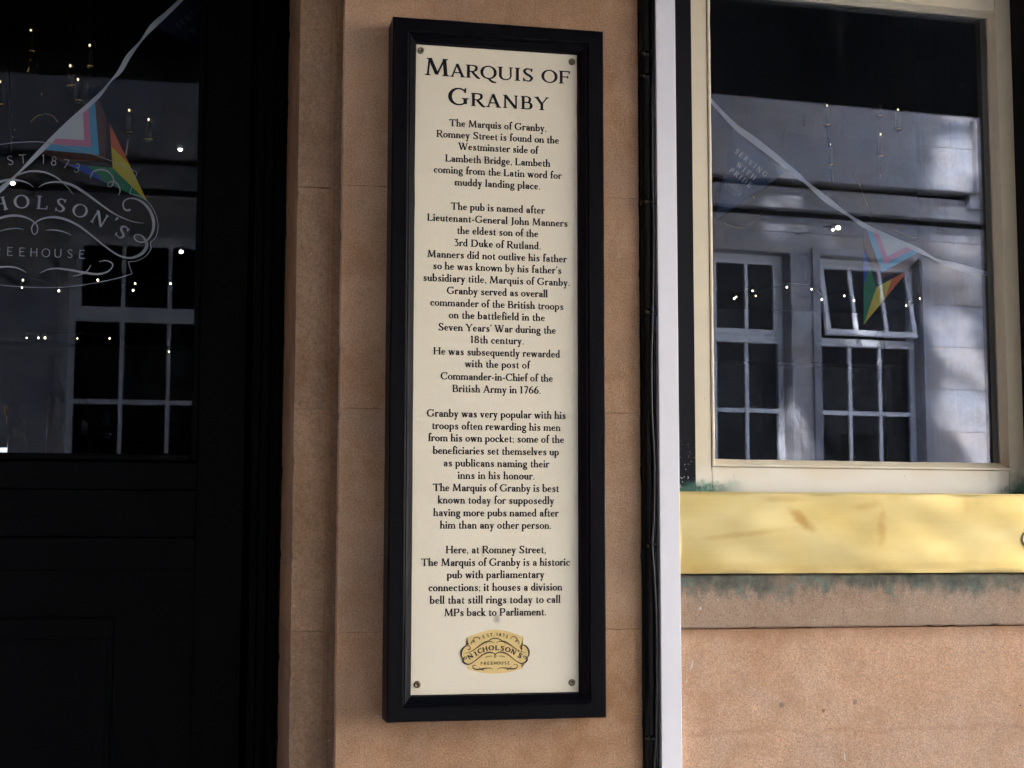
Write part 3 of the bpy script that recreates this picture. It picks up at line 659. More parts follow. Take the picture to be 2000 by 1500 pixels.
# ================================================================ framed history sign
YF, YP = -.066, -.045
sx0, sx1, sz0, sz1 = .3325, .7325, 1.274, 2.552
px0, px1, pz0, pz1 = .3775, .6855, 1.319, 2.508
bx0 = P(793, 750, YF).x; bx1 = P(1153, 750, YF).x; bz1 = P(960, 71, YF).z; bz0 = P(960, 1382, YF).z
bx0, bx1 = .3585, .7045; bz0, bz1 = 1.2985, 2.527
sign = empty('history_sign', (.5325, 0, sz0), 'tall black framed cream board of pub history text, screwed to the stone pier', 'sign')
def frame_rail(name, poly_out, poly_in, poly_pan):   # mitred member: side, face, fillet, ogee slope down to the panel
    (ax, az), (bx, bz) = poly_out; (cx, cz), (dx, dz) = poly_in; (ex, ez), (fx, fz) = poly_pan
    prof = [(0, 0, -.001), (0, 0, YF + .004), (.06, 0, YF + .001), (.10, 0, YF), (1, 0, YF), (1, .03, YF - .0012), (1, .10, YF - .0008), (1, .16, YF + .0025), (1, .24, YF + .0034), (1, .34, YF + .0030), (1, .55, YF + .0062), (1, .80, YF + .0105), (1, .90, YF + .0125), (1, .93, YF + .0165), (1, 1, YF + .0175), (1, 1, YP + .002)]
    A, B = [], []
    for f1, f2, y in prof:
        x = ax + (cx - ax) * f1 + (ex - cx) * f2; z = az + (cz - az) * f1 + (ez - cz) * f2; A.append((x, y, z))
        x = bx + (dx - bx) * f1 + (fx - dx) * f2; z = bz + (dz - bz) * f1 + (fz - dz) * f2; B.append((x, y, z))
    n = len(prof); m = 24; vs_ = []
    for k in range(m + 1):
        t = k / m
        for i in range(n):
            p = Vector(A[i]).lerp(Vector(B[i]), t)
            if 0 < i < n - 1: p += Vector((random.gauss(0, .00018), 0, random.gauss(0, .00018)))
            vs_.append(p)
    return mesh(name, vs_, [(k * n + i, k * n + i + 1, (k + 1) * n + i + 1, (k + 1) * n + i) for k in range(m) for i in range(n - 1)], M_black, sign, smooth=False)
o4 = [(sx0, sz0), (sx0, sz1), (sx1, sz1), (sx1, sz0)]; i4 = [(bx0, bz0), (bx0, bz1), (bx1, bz1), (bx1, bz0)]; p4 = [(px0, pz0), (px0, pz1), (px1, pz1), (px1, pz0)]
for k, nm in enumerate(('frame_stile', 'frame_rail', 'frame_stile', 'frame_rail')):
    j = (k + 1) % 4; frame_rail(nm, (o4[k], o4[j]), (i4[k], i4[j]), (p4[k], p4[j]))
panel = box('sign_panel', px0 - .002, px1 + .002, YP, YP + .006, pz0 - .002, pz1 + .002, M_sign, sign)
for q in ((822, 99), (1117, 121), (815, 1337), (1117, 1333)):
    c = P(*q, YP)
    mb = MB()
    prof = [(.0072, 0), (.0070, .0016), (.0058, .0030), (.0040, .0034), (.0037, .0026), (0, .0022)]; n = 20; vs_ = []
    for r_, h_ in prof[:-1]: vs_ += [(c.x + r_ * .9 * math.cos(2 * math.pi * k / n), YP - h_, c.z + r_ * .9 * math.sin(2 * math.pi * k / n)) for k in range(n)]
    fs = [(i * n + k, (i + 1) * n + k, (i + 1) * n + (k + 1) % n, i * n + (k + 1) % n) for i in range(4) for k in range(n)] + [tuple(4 * n + k for k in range(n - 1, -1, -1))]
    sc_ = mesh('screw', vs_, fs, M_screw, sign, smooth=True)
    d = MB(); d.box(c.x - .0022, c.x + .0022, YP - .0032, YP - .0024, c.z - .0004, c.z + .0004); d.box(c.x - .0004, c.x + .0004, YP - .0031, YP - .0023, c.z - .0022, c.z + .0022)
    d.build('screw_slot', M_screwhi, sc_)
pf = lambda x, y, d: (x, YP - .0004 - d, y)
def printed(ink, txt, xl, yl, xr, yr, sc, args, small=None, wx=1.08):
    a = P(xl, yl, YP); b = P(xr, yr, YP)
    ink.text(txt, a.x, (a.z + b.z) / 2, sc, pf, args, small=small, width=(b.x - a.x), wx=wx)
HB = (118, 60, True, 30); BB = (128, 74, True, 34)
ink = Ink()
printed(ink, 'Marquis of', 831, 146.6, 1112, 164.4, 4.75e-5, HB, .765, 1.25)
printed(ink, 'Granby', 876, 205, 1070.5, 215.5, 4.75e-5, HB, .765, 1.25)
ink.build('heading', M_ink, panel)
LINES = [[('The Marquis of Granby,', 878, 246.7, 1067, 257), ('Romney Street is found on the', 853, 267, 1091, 281.6), ('Westminster side of', 896, 291, 1050, 302), ('Lambeth Bridge, Lambeth', 870, 314.6, 1074, 327), ('coming from the Latin word for', 847.6, 336, 1096, 351), ('muddy landing place.', 888.7, 361, 1055, 371.6)],
 [('The pub is named after', 881, 409, 1063, 418), ('Lieutenant-General John Manners', 834.7, 430.7, 1108, 443.5), ('the eldest son of the', 893, 456, 1050.7, 464), ('3rd Duke of Rutland.', 886.7, 480, 1056, 488), ('Manners did not outlive his father', 835, 502, 1106, 513), ("so he was known by his father's", 846, 525, 1096, 535.5), ('subsidiary title, Marquis of Granby.', 826.7, 548.5, 1112.5, 559), ('Granby served as overall', 873, 574, 1069, 581), ('commander of the British troops', 841, 596.5, 1100, 606), ('on the battlefield in the', 877, 621, 1063.5, 628), ('Seven Years\u2019 War during the', 856, 645, 1085, 652.5), ('18th century.', 919, 670, 1023, 673), ('He was subsequently rewarded', 846.7, 691.5, 1093, 699.5), ('with the post of', 908.5, 716.5, 1034, 720.5), ('Commander-in-Chief of the', 861, 740, 1079, 747), ('British Army in 1766.', 884, 765, 1056, 770)],
 [('Granby was very popular with his', 834, 813.6, 1104.5, 818.4), ('troops often rewarding his men', 844, 838, 1094, 842), ('from his own pocket; some of the', 836.6, 861, 1101, 866), ('beneficiaries set themselves up', 846, 886, 1091, 890), ('as publicans naming their', 866.5, 911, 1072, 913), ('inns in his honour.', 894.5, 935, 1044, 937), ('The Marquis of Granby is best', 846, 958.6, 1091, 961.4), ('known today for supposedly', 855.6, 983.5, 1081.6, 984.5), ('having more pubs named after', 847, 1008, 1090, 1009), ('him than any other person.', 860, 1032, 1076.5, 1033.4)],
 [('Here, at Romney Street,', 871, 1080.4, 1066, 1081), ('The Marquis of Granby is a historic', 823, 1104.8, 1112.4, 1105.6), ('pub with parliamentary', 873.5, 1129.4, 1062.5, 1129), ('connections; it houses a division', 837.4, 1154.3, 1097.5, 1153.8), ('bell that still rings today to call', 840, 1178.7, 1094, 1178), ('MPs back to Parliament.', 868, 1203, 1066.6, 1202.5)]]
for para in LINES:
    ink = Ink()
    for l in para: printed(ink, *l, 1.95e-5, BB)
    ink.build('paragraph', M_ink, panel)
ec = P(967, 1278.7, YP); ek = (P(1035.5, 1276, YP).x - P(899.6, 1276, YP).x) / 1235
ekz = (P(967, 1233.6, YP).z - P(967, 1319, YP).z) / 775
def emb(u, v, d): return (ec.x + u * ek, YP - .0010 - d, ec.z + (v + 22) * ekz)
fld = emblem_field()
bm = bmesh.new(); vv = [bm.verts.new((ec.x + u * ek, YP - .0006, ec.z + (v + 22) * ekz)) for u, v in fld]
bm.faces.new(vv); bmesh.ops.triangulate(bm, faces=bm.faces[:]); bm.verts.index_update()
gold = mesh('gold_emblem', [v.co.copy() for v in bm.verts], [[v.index for v in f.verts] for f in bm.faces], M_gold, panel); bm.free()
ink = Ink(); emblem(ink, emb, False, 1.9, (185, 110, True, 40), (130, 115, False, 0), 1.18)
o = ink.build('emblem_lettering', M_brown, panel)

# ================================================================ pipe, cables and white trunking beside the pier
board = tag(box('backing_board', XR + .001, .9335, .016, .5, 0, 2.84, M_reveal), 'flat black timber board behind the white trunking, running up to the window', 'board')
YPI = -.006
pipe = empty('black_pipe', (.834, YPI, 0), 'thin black pipe clipped upright along the right edge of the stone pier', 'pipe')
pp = [(.8335 + random.gauss(0, .0005), YPI, z * .12) for z in range(0, 24)]
MB().tube(pp, .0128, 14).build('pipe_run', M_pipe, pipe, smooth=True)
for py in (108, 152, 396, 610, 1066, 1440):
    z = P(1262, py, YPI).z
    MB().tube([(.8335, YPI, z - .005), (.8335, YPI, z + .005)], .0142, 14).build('pipe_clip', M_rubber, pipe, smooth=True)
    MB().ball((.822 + random.uniform(0, .006), YPI - .013, z), .0032, 8, 6).build('clip_screw', M_screwhi, pipe, smooth=True)
cab = empty('black_cable', (.843, -.03, 0), 'shiny black cable snaking down between the pipe and the white trunking', 'cable')
cpts = [(1278, -60), (1277, 120), (1276, 260), (1277, 380), (1278.5, 440), (1277, 590), (1275.5, 650), (1274, 704), (1275, 800), (1277, 844), (1280, 908), (1279, 1010), (1276, 1063), (1279.5, 1120), (1283, 1183), (1285, 1283), (1284, 1433), (1280, 1500), (1276, 1620)]
cp = []
for a, b in cpts: q = P(a - 2.5, b, -.022); cp.append((q.x, -.022, q.z))
cp.append((cp[-1][0], -.02, .3)); cp.append((cp[-1][0], -.02, .02))
MB().tube(spline(cp, 5), .0034, 10).build('cable_run', M_rubber, cab, smooth=True)
for py in (396, 615, 1063, 1442):
    q = P(1277, py, -.022); box('cable_tie', q.x - .0065, q.x + .0055, -.0275, -.008, q.z - .0017, q.z + .0017, M_rubber, cab, bev=.0006)
cab2 = empty('thin_black_cable', (.843, -.012, 0), 'thin dull black cable tucked against the edge of the white trunking, blue tape round it', 'cable')
MB().tube([(.8425 + .0010 * math.sin(z * .9), -.014, z * .12) for z in range(0, 24)], .0028, 8).build('cable_run', M_rubber, cab2, smooth=True)
a, b = P(1281, 597, -.02), P(1281, 633, -.02); MB().tube([(.8425, -.0145, b.z), (.8425, -.0145, a.z)], .0042, 10).build('tape_wrap', M_blue, cab2, smooth=True)
for py in (655, 700): q = P(1281, py, -.02); MB().tube([(.8425, -.0145, q.z - .009), (.8425, -.0145, q.z + .006)], .0040, 10).build('tape_wrap', M_rubber, cab2, smooth=True)
tag(box('white_trunking', .8468, .8862, -.030, .0155, 0, 2.835, M_white, bev=.0012), 'white square trunking strip running the full height beside the window', 'trunking')

# ================================================================ window
WF = Frame(P(1345, 480, .03), R(2.5)); W0 = WF.o.z
wz = lambda px, py, v=0: WF.uw(px, py, v)[1]; wu = lambda px, py, v=0: WF.uw(px, py, v)[0]
zbot = P(1355, 962, .03).z - W0; ztop = 2.835 - W0
uR = wu(1985, 300); 
window = empty('pub_window', WF.world(.33, 0, zbot), 'large single pane window in a cream painted timber frame above the brass plate', 'window')
ubl = wu(1387, 600) ; ubr = wu(1958, 500); zbb = wz(1600, 914); zbt = wz(1942, 22)
box('frame_stile', .001, ubl - .0005, 0, .06, zbot, ztop, M_cream, window, bev=.0015, fr=WF)
box('frame_stile', ubr + .0005, wu(1988.5, 500), 0, .06, zbot, ztop, M_cream, window, bev=.0015, fr=WF)
box('frame_rail', ubl, ubr, .0006, .06, zbot, zbb - .0005, M_cream, window, bev=.0015, fr=WF)
box('frame_rail', ubl, ubr, .0006, .06, zbt + .0005, ztop, M_cream, window, bev=.0015, fr=WF)
VG = .030
ugl = wu(1391, 600, VG); ugr = wu(1940, 500, VG) ; zgb = wz(1600, 900, VG); zgt = wz(1922, 36, VG)
def bead(name, a, b, m):                        # moulded bead stepping back to the glass, mitred at the corners
    prof = [(0, .0005), (0, -.0022), (.12, -.0035), (.30, -.0030), (.38, .004), (.45, .0045), (.52, .012), (.72, .0145), (.78, .020), (1, .024), (1, .034)]
    A = [WF.world(a[0][0] + (a[1][0] - a[0][0]) * f, v, a[0][1] + (a[1][1] - a[0][1]) * f) for f, v in prof]
    B = [WF.world(b[0][0] + (b[1][0] - b[0][0]) * f, v, b[0][1] + (b[1][1] - b[0][1]) * f) for f, v in prof]
    n = len(prof); k = 30; vs_ = []
    for j in range(k + 1):
        for i in range(n):
            p = A[i].lerp(B[i], j / k)
            if i > n - 4: p = p + Vector((random.gauss(0, .0003), 0, random.gauss(0, .0003)))
            vs_.append(p)
    mesh(name, vs_, [(j * n + i, j * n + i + 1, (j + 1) * n + i + 1, (j + 1) * n + i) for j in range(k) for i in range(n - 1)], m, window)
oc = [(ubl, zbb), (ubl, zbt), (ubr, zbt), (ubr, zbb)]; ic = [(ugl, zgb), (ugl, zgt), (ugr, zgt), (ugr, zgb)]
for k in range(4):
    j = (k + 1) % 4; bead('glazing_bead', (oc[k], ic[k]), (oc[j], ic[j]), M_cream)
box('glass_pane', ugl - .004, ugr + .004, VG, VG + .006, zgb - .004, zgt + .004, M_glass, window, fr=WF)
XP = P(1989, 500, .06).x
shut = tag(box('black_pilaster', XP, XP + .3, -.002, .5, 0, 2.835, M_trim, bev=.002), 'flat black painted pilaster at the right edge, beyond the window', 'pilaster')

# ================================================================ brass plate, stone sill, stone below
zt, zb = P(1600, 963.5, -.014).z, P(1600, 1119.5, -.014).z
brass = empty('brass_plate', (1.3, -.014, zb), 'wide dull yellow brass plate with tarnish stains, fixed under the window', 'plate')
mb = MB(); nx, nz = 140, 28; vs_ = []
xa, xb = .8870, XP - .001
for i in range(nx + 1):
    for j in range(nz + 1):
        x = xa + (xb - xa) * i / nx; z = zb + (zt - zb) * j / nz
        e = 0 if j in (0, nz) or i in (0, nx) else 1
        vs_.append((x, -.0140 + e * (.0016 * math.sin(x * 17 + z * 21) * math.cos(z * 33 - x * 6) + .0005 * math.sin(x * 43 + 1.3) * math.sin(z * 61)), z))
fs = [(i * (nz + 1) + j, (i + 1) * (nz + 1) + j, (i + 1) * (nz + 1) + j + 1, i * (nz + 1) + j + 1) for i in range(nx) for j in range(nz)]
mesh('plate_face', vs_, fs, M_brass, brass, smooth=True)
box('plate_top_edge', xa, xb, -.0155, .012, zt - .0012, zt + .0016, M_brass, brass, bev=.0006)
box('plate_return', xa + .0005, xb, -.0085, .012, zb, zt - .0014, M_brass, brass)
q = P(2011, 1053, -.015)
def disc(name, r0, r1, y, mat):
    n = 40; vs_ = [(q.x + r * math.cos(2 * math.pi * k / n), y, q.z + r * math.sin(2 * math.pi * k / n)) for r in (r0, r1) for k in range(n)]
    fs = [(k, (k + 1) % n, n + (k + 1) % n, n + k) for k in range(n)]
    if r0 == 0: fs = [tuple(n + k for k in range(n - 1, -1, -1))]
    mesh(name, vs_, fs, mat, brass)
disc('cap_groove', .0155, .0190, -.0165, M_brassdark); disc('screw_cap', 0, .0155, -.0170, M_brass)
sill = tag(stone_block(.8875, XP - .001, P(1600, 1225, -.004).z, zb - .002, -.004, .3, M_sill, None, chip=.0014, inset=.003, name='stone_sill'), 'rough stone course stained green with copper under the brass plate', 'sill')
low = empty('lower_wall', (1.3, .012, 0), 'smooth pinkish stone wall face with small filled holes, lower right under the sill', 'wall')
for a, b in ((0, .30), (.30, .62), (.62, 1.02), (1.02, P(1600, 1225, -.004).z - .0015)): stone_block(.8875, XP - .001, a, b, .006 if b > 1 else .007, .3, M_panel, low, chip=.0012)
M_fill1 = plain('grey_mortar_plug', (.30, .21, .16), .9, var=.3, sc=200); M_fill2 = plain('red_mortar_plug', (.33, .14, .075), .9, var=.3, sc=200)
for px, py, r_, m_ in ((1527, 1377, .0048, M_fill1), (1608, 1388, .0030, M_fill2), (1670, 1371, .0042, M_fill1), (1993, 1378, .0014, M_ink)):
    c = P(px, py, .0055); n = 14
    vs_ = [(c.x + r_ * random.uniform(.85, 1.1) * math.cos(2 * math.pi * k / n), .0052, c.z + 1.15 * r_ * random.uniform(.85, 1.1) * math.sin(2 * math.pi * k / n)) for k in range(n)]
    vs_ += [(v[0], .0075, v[2]) for v in vs_]
    mesh('hole_plug', vs_, [tuple(range(n))[::-1]] + [(k, (k + 1) % n, n + (k + 1) % n, n + k) for k in range(n)], m_, low)
M_splash = plain('white_paint_splash', (.62, .56, .50), .7)
for px, py, wd, ht, lean in ((1650, 1478, 3, 20, -.15), (1351, 1300, 3, 24, .3), (1341, 1330, 2, 10, .5), (1368, 1188, 5, 6, 0), (1402, 1171, 2, 4, .3)):
    n = 9; yy = .0050 if py > 1228 else -.0052
    c = P(px, py, yy); pts = []
    for k in range(n): t = k / (n - 1); pts.append((c.x + lean * ht * .00047 * (1 - 2 * t) + random.gauss(0, .0004), c.z + ht * .00047 * (1 - 2 * t), wd * .00047 * 2 * math.sin(math.pi * min(max(t, .08), .92)) * random.uniform(.6, 1.2)))
    vs_ = []
    for r in rib([(a, b) for a, b, c_ in pts], [c_ for a, b, c_ in pts]): vs_ += r
    mesh('paint_splash', [(a, yy, b) for a, b in vs_], [(4 * k, 4 * k + 1, 4 * k + 2, 4 * k + 3) for k in range(len(vs_) // 4)], M_splash, low if py > 1228 else sill)

# ================================================================ rest of the pub and the awning
right = tag(box('pub_side_wall', XP + .301, 4.5, .0, .5, 0, 2.83, M_pier), 'sandstone wall of the pub beyond the black pilaster', 'wall')
upper = empty('upper_storey', (0, .5, 3.06), 'brown brick upper storey of the pub over the awning', 'building')
box('brick_wall', -6, 4.5, .0, .5, 3.06, 14, M_brick, upper); box('roof_slab', -6, 4.5, .5, 7, 3.25, 3.5, M_brick, upper)
box('rear_wall', -6, 4.5, 6.5, 7, 3.5, 13, M_brick, upper)
aw = empty('awning', (2.2, 0, 2.84), 'black awning box projecting over the window', 'awning')
box('soffit', XL, 4.4, -1.0, -.001, 2.84, 2.87, M_canopy, aw); box('fascia_board', XL, 4.4, -1.02, -.99, 2.838, 3.05, M_canopy, aw); box('awning_lid', XL, 4.4, -1.0, -.001, 3.02, 3.05, M_canopy, aw)
# the room behind
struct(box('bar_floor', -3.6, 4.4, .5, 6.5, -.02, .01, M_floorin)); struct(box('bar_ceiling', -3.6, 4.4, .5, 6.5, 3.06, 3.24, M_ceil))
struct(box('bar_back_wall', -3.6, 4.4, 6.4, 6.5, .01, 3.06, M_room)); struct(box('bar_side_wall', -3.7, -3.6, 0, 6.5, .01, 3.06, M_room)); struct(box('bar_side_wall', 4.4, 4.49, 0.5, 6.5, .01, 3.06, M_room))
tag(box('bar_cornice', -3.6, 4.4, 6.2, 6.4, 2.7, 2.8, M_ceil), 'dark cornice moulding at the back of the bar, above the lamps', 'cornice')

# bunting hung inside the glass
M_shadeprint = cloth('shaded_flag_print', (.12, .12, .15))  # white print darkened for the shaded pennant behind the door
def bunting(name, label, pts, Y, mat, fr=None):
    def at(px, py, dv=0):
        if fr: return fr.hit(px, py, Y + dv)
        return P(px, py, Y + dv)
    root = empty(name, at(*pts[len(pts) // 2][:2]), label, 'bunting')
    q = spline(pts, 6); vs_ = []
    r = rib([(a, b) for a, b, c in q], [c for a, b, c in q])
    for quad in r: vs_ += [at(*p) for p in quad]
    n = len(r); mesh('ribbon', vs_, [(4 * k, 4 * k + 1, 4 * k + 2, 4 * k + 3) for k in range(n)] , mat, root)
    return root, at
def pride_pennant(root, at, A, B, T):
    A, B, T = Vector(A), Vector(B), Vector(T); M_ = (A + B) / 2; AX = T - M_
    def pos(s, t, d): p = A + (B - A) * s + AX * t; v = at(p.x, p.y, .004 - d); return v
    keys = ['white', 'pink', 'sky', 'brown', 'black', 'violet', 'blue', 'green', 'yellow', 'orange', 'red']; vs_, fs, ms = [], [], []
    def tri(pts, d, key):
        k = len(vs_); vs_.extend(pos(s, t, d) for s, t in pts); fs.append(tuple(range(k, k + len(pts)))); ms.append(keys.index(key))
    e = [0, .16, .30, .5, .68, .84, 1.0]
    for a, b, key in zip(e, e[1:], ('violet', 'blue', 'green', 'yellow', 'orange', 'red')):
        h = lambda s: 1 - 2 * abs(s - .5)
        tri([(a, 0), (b, 0), (b, h(b)), (a, h(a))] if h(a) > 0 and h(b) > 0 else [(a, 0), (b, 0), (b if h(b) > 0 else a, max(h(a), h(b)))], 0, key)
    for tip, hw, key, d in ((.56, .5, 'black', .0003), (.47, .5, 'brown', .0006), (.39, .455, 'sky', .0009), (.29, .35, 'pink', .0012), (.20, .25, 'white', .0015)):
        if hw < .5: tri([(.5 - hw, 0), (.5 + hw, 0), (.5, tip)], d, key)
        else: t0 = tip * .0; c = 1 / (1 - 0); tri([(0, 0), (1, 0), (1 - .0, 0), (.5 + .5 * 1 * (1 - .26), .26) if False else (.5 + .5 * (1 - .24), .24 * tip / .56), (.5, tip), (.5 - .5 * (1 - .24), .24 * tip / .56)], d, key)
    return mesh('pride_pennant', vs_, fs, [FL[k] for k in keys], root, ms)
def navy_pennant(root, at, A, B, T, words, emb_at, sc_, rot=None, embs=.1):
    A, B, T = Vector(A), Vector(B), Vector(T)
    o = mesh('navy_pennant', [at(p.x, p.y, .004) for p in (A, B, T)], [(0, 1, 2)], M_navylit if emb_at else M_navyshade, root)
    ink = Ink()
    for w_, cx, cy, rt in words:
        ca, sa = math.cos(R(rt)), math.sin(R(rt))
        fn = lambda x, y, d, cx=cx, cy=cy, ca=ca, sa=sa: at(cx + x * ca + y * sa, cy + x * sa - y * ca, .0025 - d)
        ink.text(w_, 0, -345 * sc_, sc_, fn, (85, 45, True, 26), track=3.6 * sc_ / .0142, centre=True)
    if emb_at:
        cx, cy, rt = emb_at; ca, sa = math.cos(R(rt)), math.sin(R(rt))
        fn = lambda x, y, d: at(cx + (x * ca + y * sa) * embs, cy + (x * sa - y * ca) * embs, .0025 - d)
        emblem(ink, fn, True, .8, (60, 40, True, 20), (40, 34, False, 0))
    ink.build('pennant_lettering', M_flagink if emb_at else M_shadeprint, o)
bl, at = bunting('bunting', 'white ribbon bunting with a striped pride pennant hung inside the door glass', [(395, -45, 9), (353, 0, 8), (325, 27, 9), (297.5, 52, 11), (275, 80, 4), (251, 110, 10), (235, 138, 9), (215, 160, 3), (190, 190, 8), (132, 242, 9), (77, 297, 9), (34, 340, 4), (0, 371, 10), (-60, 420, 8)], YG + .04, M_tape)
pride_pennant(bl, at, (77, 297), (190, 190), (288, 394))
navy_pennant(bl, at, (300, 52), (395, -45), (430, 110), [('SERVING', 378, 26, -38), ('WITH', 392, 48, -38)], None, .0155)
M_navylit = cloth('navy_cloth_lit', (.03, .06, .14))  # lit copy of the same navy, for the window pennant
br_, at = bunting('bunting', 'white ribbon bunting with a navy pennant and a pride pennant inside the big window', [(1340, 130, 6), (1383, 189, 6), (1432, 243, 10), (1470, 272, 13), (1510, 303, 12), (1558, 343, 11), (1575, 357, 6), (1612, 388, 12), (1645, 412, 7), (1660, 422, 5), (1691, 442, 9), (1740, 464, 7), (1796, 490, 9), (1815, 500, 5), (1833, 509, 6), (1880, 523, 13), (1932, 536, 8), (1990, 548, 8)], .09, M_tape, WF)
navy_pennant(br_, at, (1431, 250), (1532, 338), (1397, 430), [('SERVING', 1467, 318, 39), ('WITH', 1457.5, 334, 39), ('PRIDE', 1447, 347, 39)], (1432, 368, 36), .0142, embs=.030)
pride_pennant(br_, at, (1686, 441), (1802, 494), (1687, 634))

# lamps in the bar
def lamp_string(label, pts, Y, group=None, r=.0030, wire=True):
    q = [P(a, b, Y) for a, b in pts]; root = empty('string_of_lights', q[len(q) // 2], label, 'string lights', group)
    hook = [v + Vector((0, 0, .02)) for v in q]
    if wire and len(q) > 1: MB().tube([tuple(v) for v in hook], .0012, 5).build('wire', M_rubber, root)
    for i, v in enumerate(q):
        s_ = r * random.uniform(.55, 1.1); bb = MB().ball(tuple(v), s_, 8, 6, 1.3).build('bulb', M_bulb, root, smooth=True)
        MB().tube([tuple(v + Vector((0, 0, s_ * 1.2))), tuple(v + Vector((0, 0, .02)))], .003, 6).build('bulb_holder', M_rubber, root)
lamp_string('upper row of small warm bulbs glowing deep behind the door glass', [(43, 562), (45, 547), (115, 568), (191, 547), (260, 567), (264, 554), (333, 554)], 3.6)
lamp_string('lower row of small warm bulbs behind the door glass, below the etched emblem', [(52, 660), (75, 660), (88, 660), (151, 661), (214, 661), (330, 687)], 4.2, r=.0027)
lamp_string('left half of the row of small bulbs glowing behind the big window', [(1434, 583), (1438, 580), (1470, 568), (1476, 578), (1537, 561), (1585, 565), (1605, 585), (1649, 578), (1668, 587)], 3.8)
lamp_string('right half of the row of small bulbs glowing behind the big window', [(1727.6, 583), (1770, 597), (1797, 583), (1829, 589), (1856, 574), (1896, 576), (1920, 593)], 3.5)
def spot(label, px, py, Y, r=.0075, m=None):
    v = P(px, py, Y); root = empty('spotlight', v, label, 'spotlight', None)
    MB().ball(tuple(v), r, 10, 8, .8).build('lens', m or M_bulbw, root, smooth=True)
    MB().tube([tuple(v + Vector((0, .01, .005))), tuple(v + Vector((0, .09, .03)))], r * 1.3, 12).build('housing', M_canopy, root, smooth=True)
spot('bright lit spotlight behind the door glass, right of the pride pennant', 352, 292, 3.0)
spot('bright lit spotlight behind the door glass, lower right over the reflected window', 354, 492, 3.0)
spot('warm spotlight behind the door glass, just under the white ribbon', 25, 358, 3.0, .008, M_bulb)
spot('large warm spotlight behind the big window, left of the pride pennant', 1637, 445, 3.2, .010, M_bulb)
spot('small warm spotlight behind the big window, beside the larger one', 1627, 449, 3.2, .005, M_bulb)
def arm(root, pts, Y, r=.0028):
    q = [tuple(P(a, b, Y)) for a, b in pts]; return MB().tube(spline(q, 5), r, 7).build('curved_arm', M_goldm, root, smooth=True)
def chandelier(label, Y, stem, sleeves, arms, beads):
    root = empty('chandelier', P(*stem[-1], Y), label, 'chandelier')
    q = [tuple(P(a, b, Y)) for a, b in stem]; MB().tube(q, .004, 8).build('stem', M_goldm if len(stem) < 4 else M_canopy, root, smooth=True)
    for a, b, h in sleeves:
        t = P(a, b, Y); l = P(a, b + h, Y)
        sv = MB().tube([tuple(l), tuple(t)], .0082, 10).build('candle_sleeve', M_candle, root, smooth=True)
        MB().ball((t.x, t.y, t.z + .010), .0032, 8, 6, 1.4).build('candle_bulb', M_flame, sv, smooth=True)
        MB().tube([(l.x, l.y, l.z - .012), (l.x, l.y, l.z - .004), (l.x, l.y, l.z)], [.004, .016, .012], 10).build('drip_pan', M_goldm, sv, smooth=True)
    for a in arms: arm(root, a, Y)
    for a, b in beads: MB().ball(tuple(P(a, b, Y)), .0036, 8, 6).build('glass_bead', M_goldm, root, smooth=True)
    return root
chandelier('brass chandelier with ivory candle sleeves seen through the door glass', 1.7, [(22, -60), (20, 60), (18, 200), (20, 300)],
  [(60, 65, 33), (175, 95, 32), (137, 135, 30), (152, 162, 32), (0, 166, 36), (252, 222, 34), (290, 240, 30)],
  [[(73, 125), (77, 150), (82, 186)], [(88, 221), (104, 226), (113, 238)], [(60, 238), (72, 226), (84, 224)], [(250, 272), (247, 292), (243, 312)], [(285, 318), (278, 330), (268, 340)], [(175, 145), (173, 160), (170, 175)], [(57, 118), (56, 130), (53, 140)]],
  [(22, 44), (22, 82), (18, 155), (19, 190), (18, 140), (25, 221), (29, 253), (24, 267), (23, 275), (60, 116), (142, 129), (146, 146), (175, 146), (256, 215), (11, 225)])
chandelier('thin brass chandelier with fine curved arms seen through the big window', 1.9, [(1601, -60), (1600, 30), (1603, 110), (1606, 166), (1612, 205), (1620, 290), (1627, 365)],
  [(1718, 190, 34), (1615, 212, 30), (1621, 288, 32), (1720, 268, 34), (1754, 220, 30), (1832, 305, 30)],
  [[(1665, 336), (1678, 358), (1692, 396), (1708, 434)], [(1412, 432), (1430, 441), (1455, 443), (1475, 430), (1487, 411)], [(1745, 448), (1775, 463), (1800, 462), (1818, 450), (1825, 438)], [(1828, 350), (1829, 372)], [(1719, 330), (1720, 345)], [(1572, 225), (1570, 245)], [(1524, 287), (1530, 268), (1533, 250)], [(1470, 382), (1474, 388)]],
  [(1602, 12), (1604, 112), (1606, 166), (1610, 200), (1626, 364), (1620, 287), (1723, 267), (1754, 218), (1832, 304), (1458, 218), (1520, 460), (1575, 174), (1719, 191)])
beer = empty('beer_font', P(12, 830, 2.6), 'small brass beer tap standing on the bar behind the door glass, lower left', 'beer tap')
MB().tube(spline([tuple(P(a, b, 2.6)) for a, b in [(13, 832), (13, 815), (10, 808), (8, 795), (13, 790)]], 4), .006, 8).build('tap_body', M_goldm, beer, smooth=True)
MB().ball(tuple(P(14, 797, 2.6)), .010, 8, 6).build('tap_knob', M_goldm, beer, smooth=True)
M_scr = plain('lit_fridge_strip', (.8, .9, 1), .4, emis=(.75, .9, 1), es=.12)
a, b = P(-30, 874, 2.7), P(38, 884, 2.7)
tag(box('bar_counter', -2.6, 1.0, 2.4, 3.1, .01, P(0, 890, 2.4).z, M_floorin), 'dark bar counter low behind the door glass', 'counter')
tag(box('lit_bottle_shelf', a.x, b.x, 2.7, 2.73, b.z, a.z, M_scr), 'pale glowing strip light on the bar, bottom left of the door glass', 'strip light')
M_bot = plain('clear_bottle_glass', (.004, .005, .007), .12, .4)
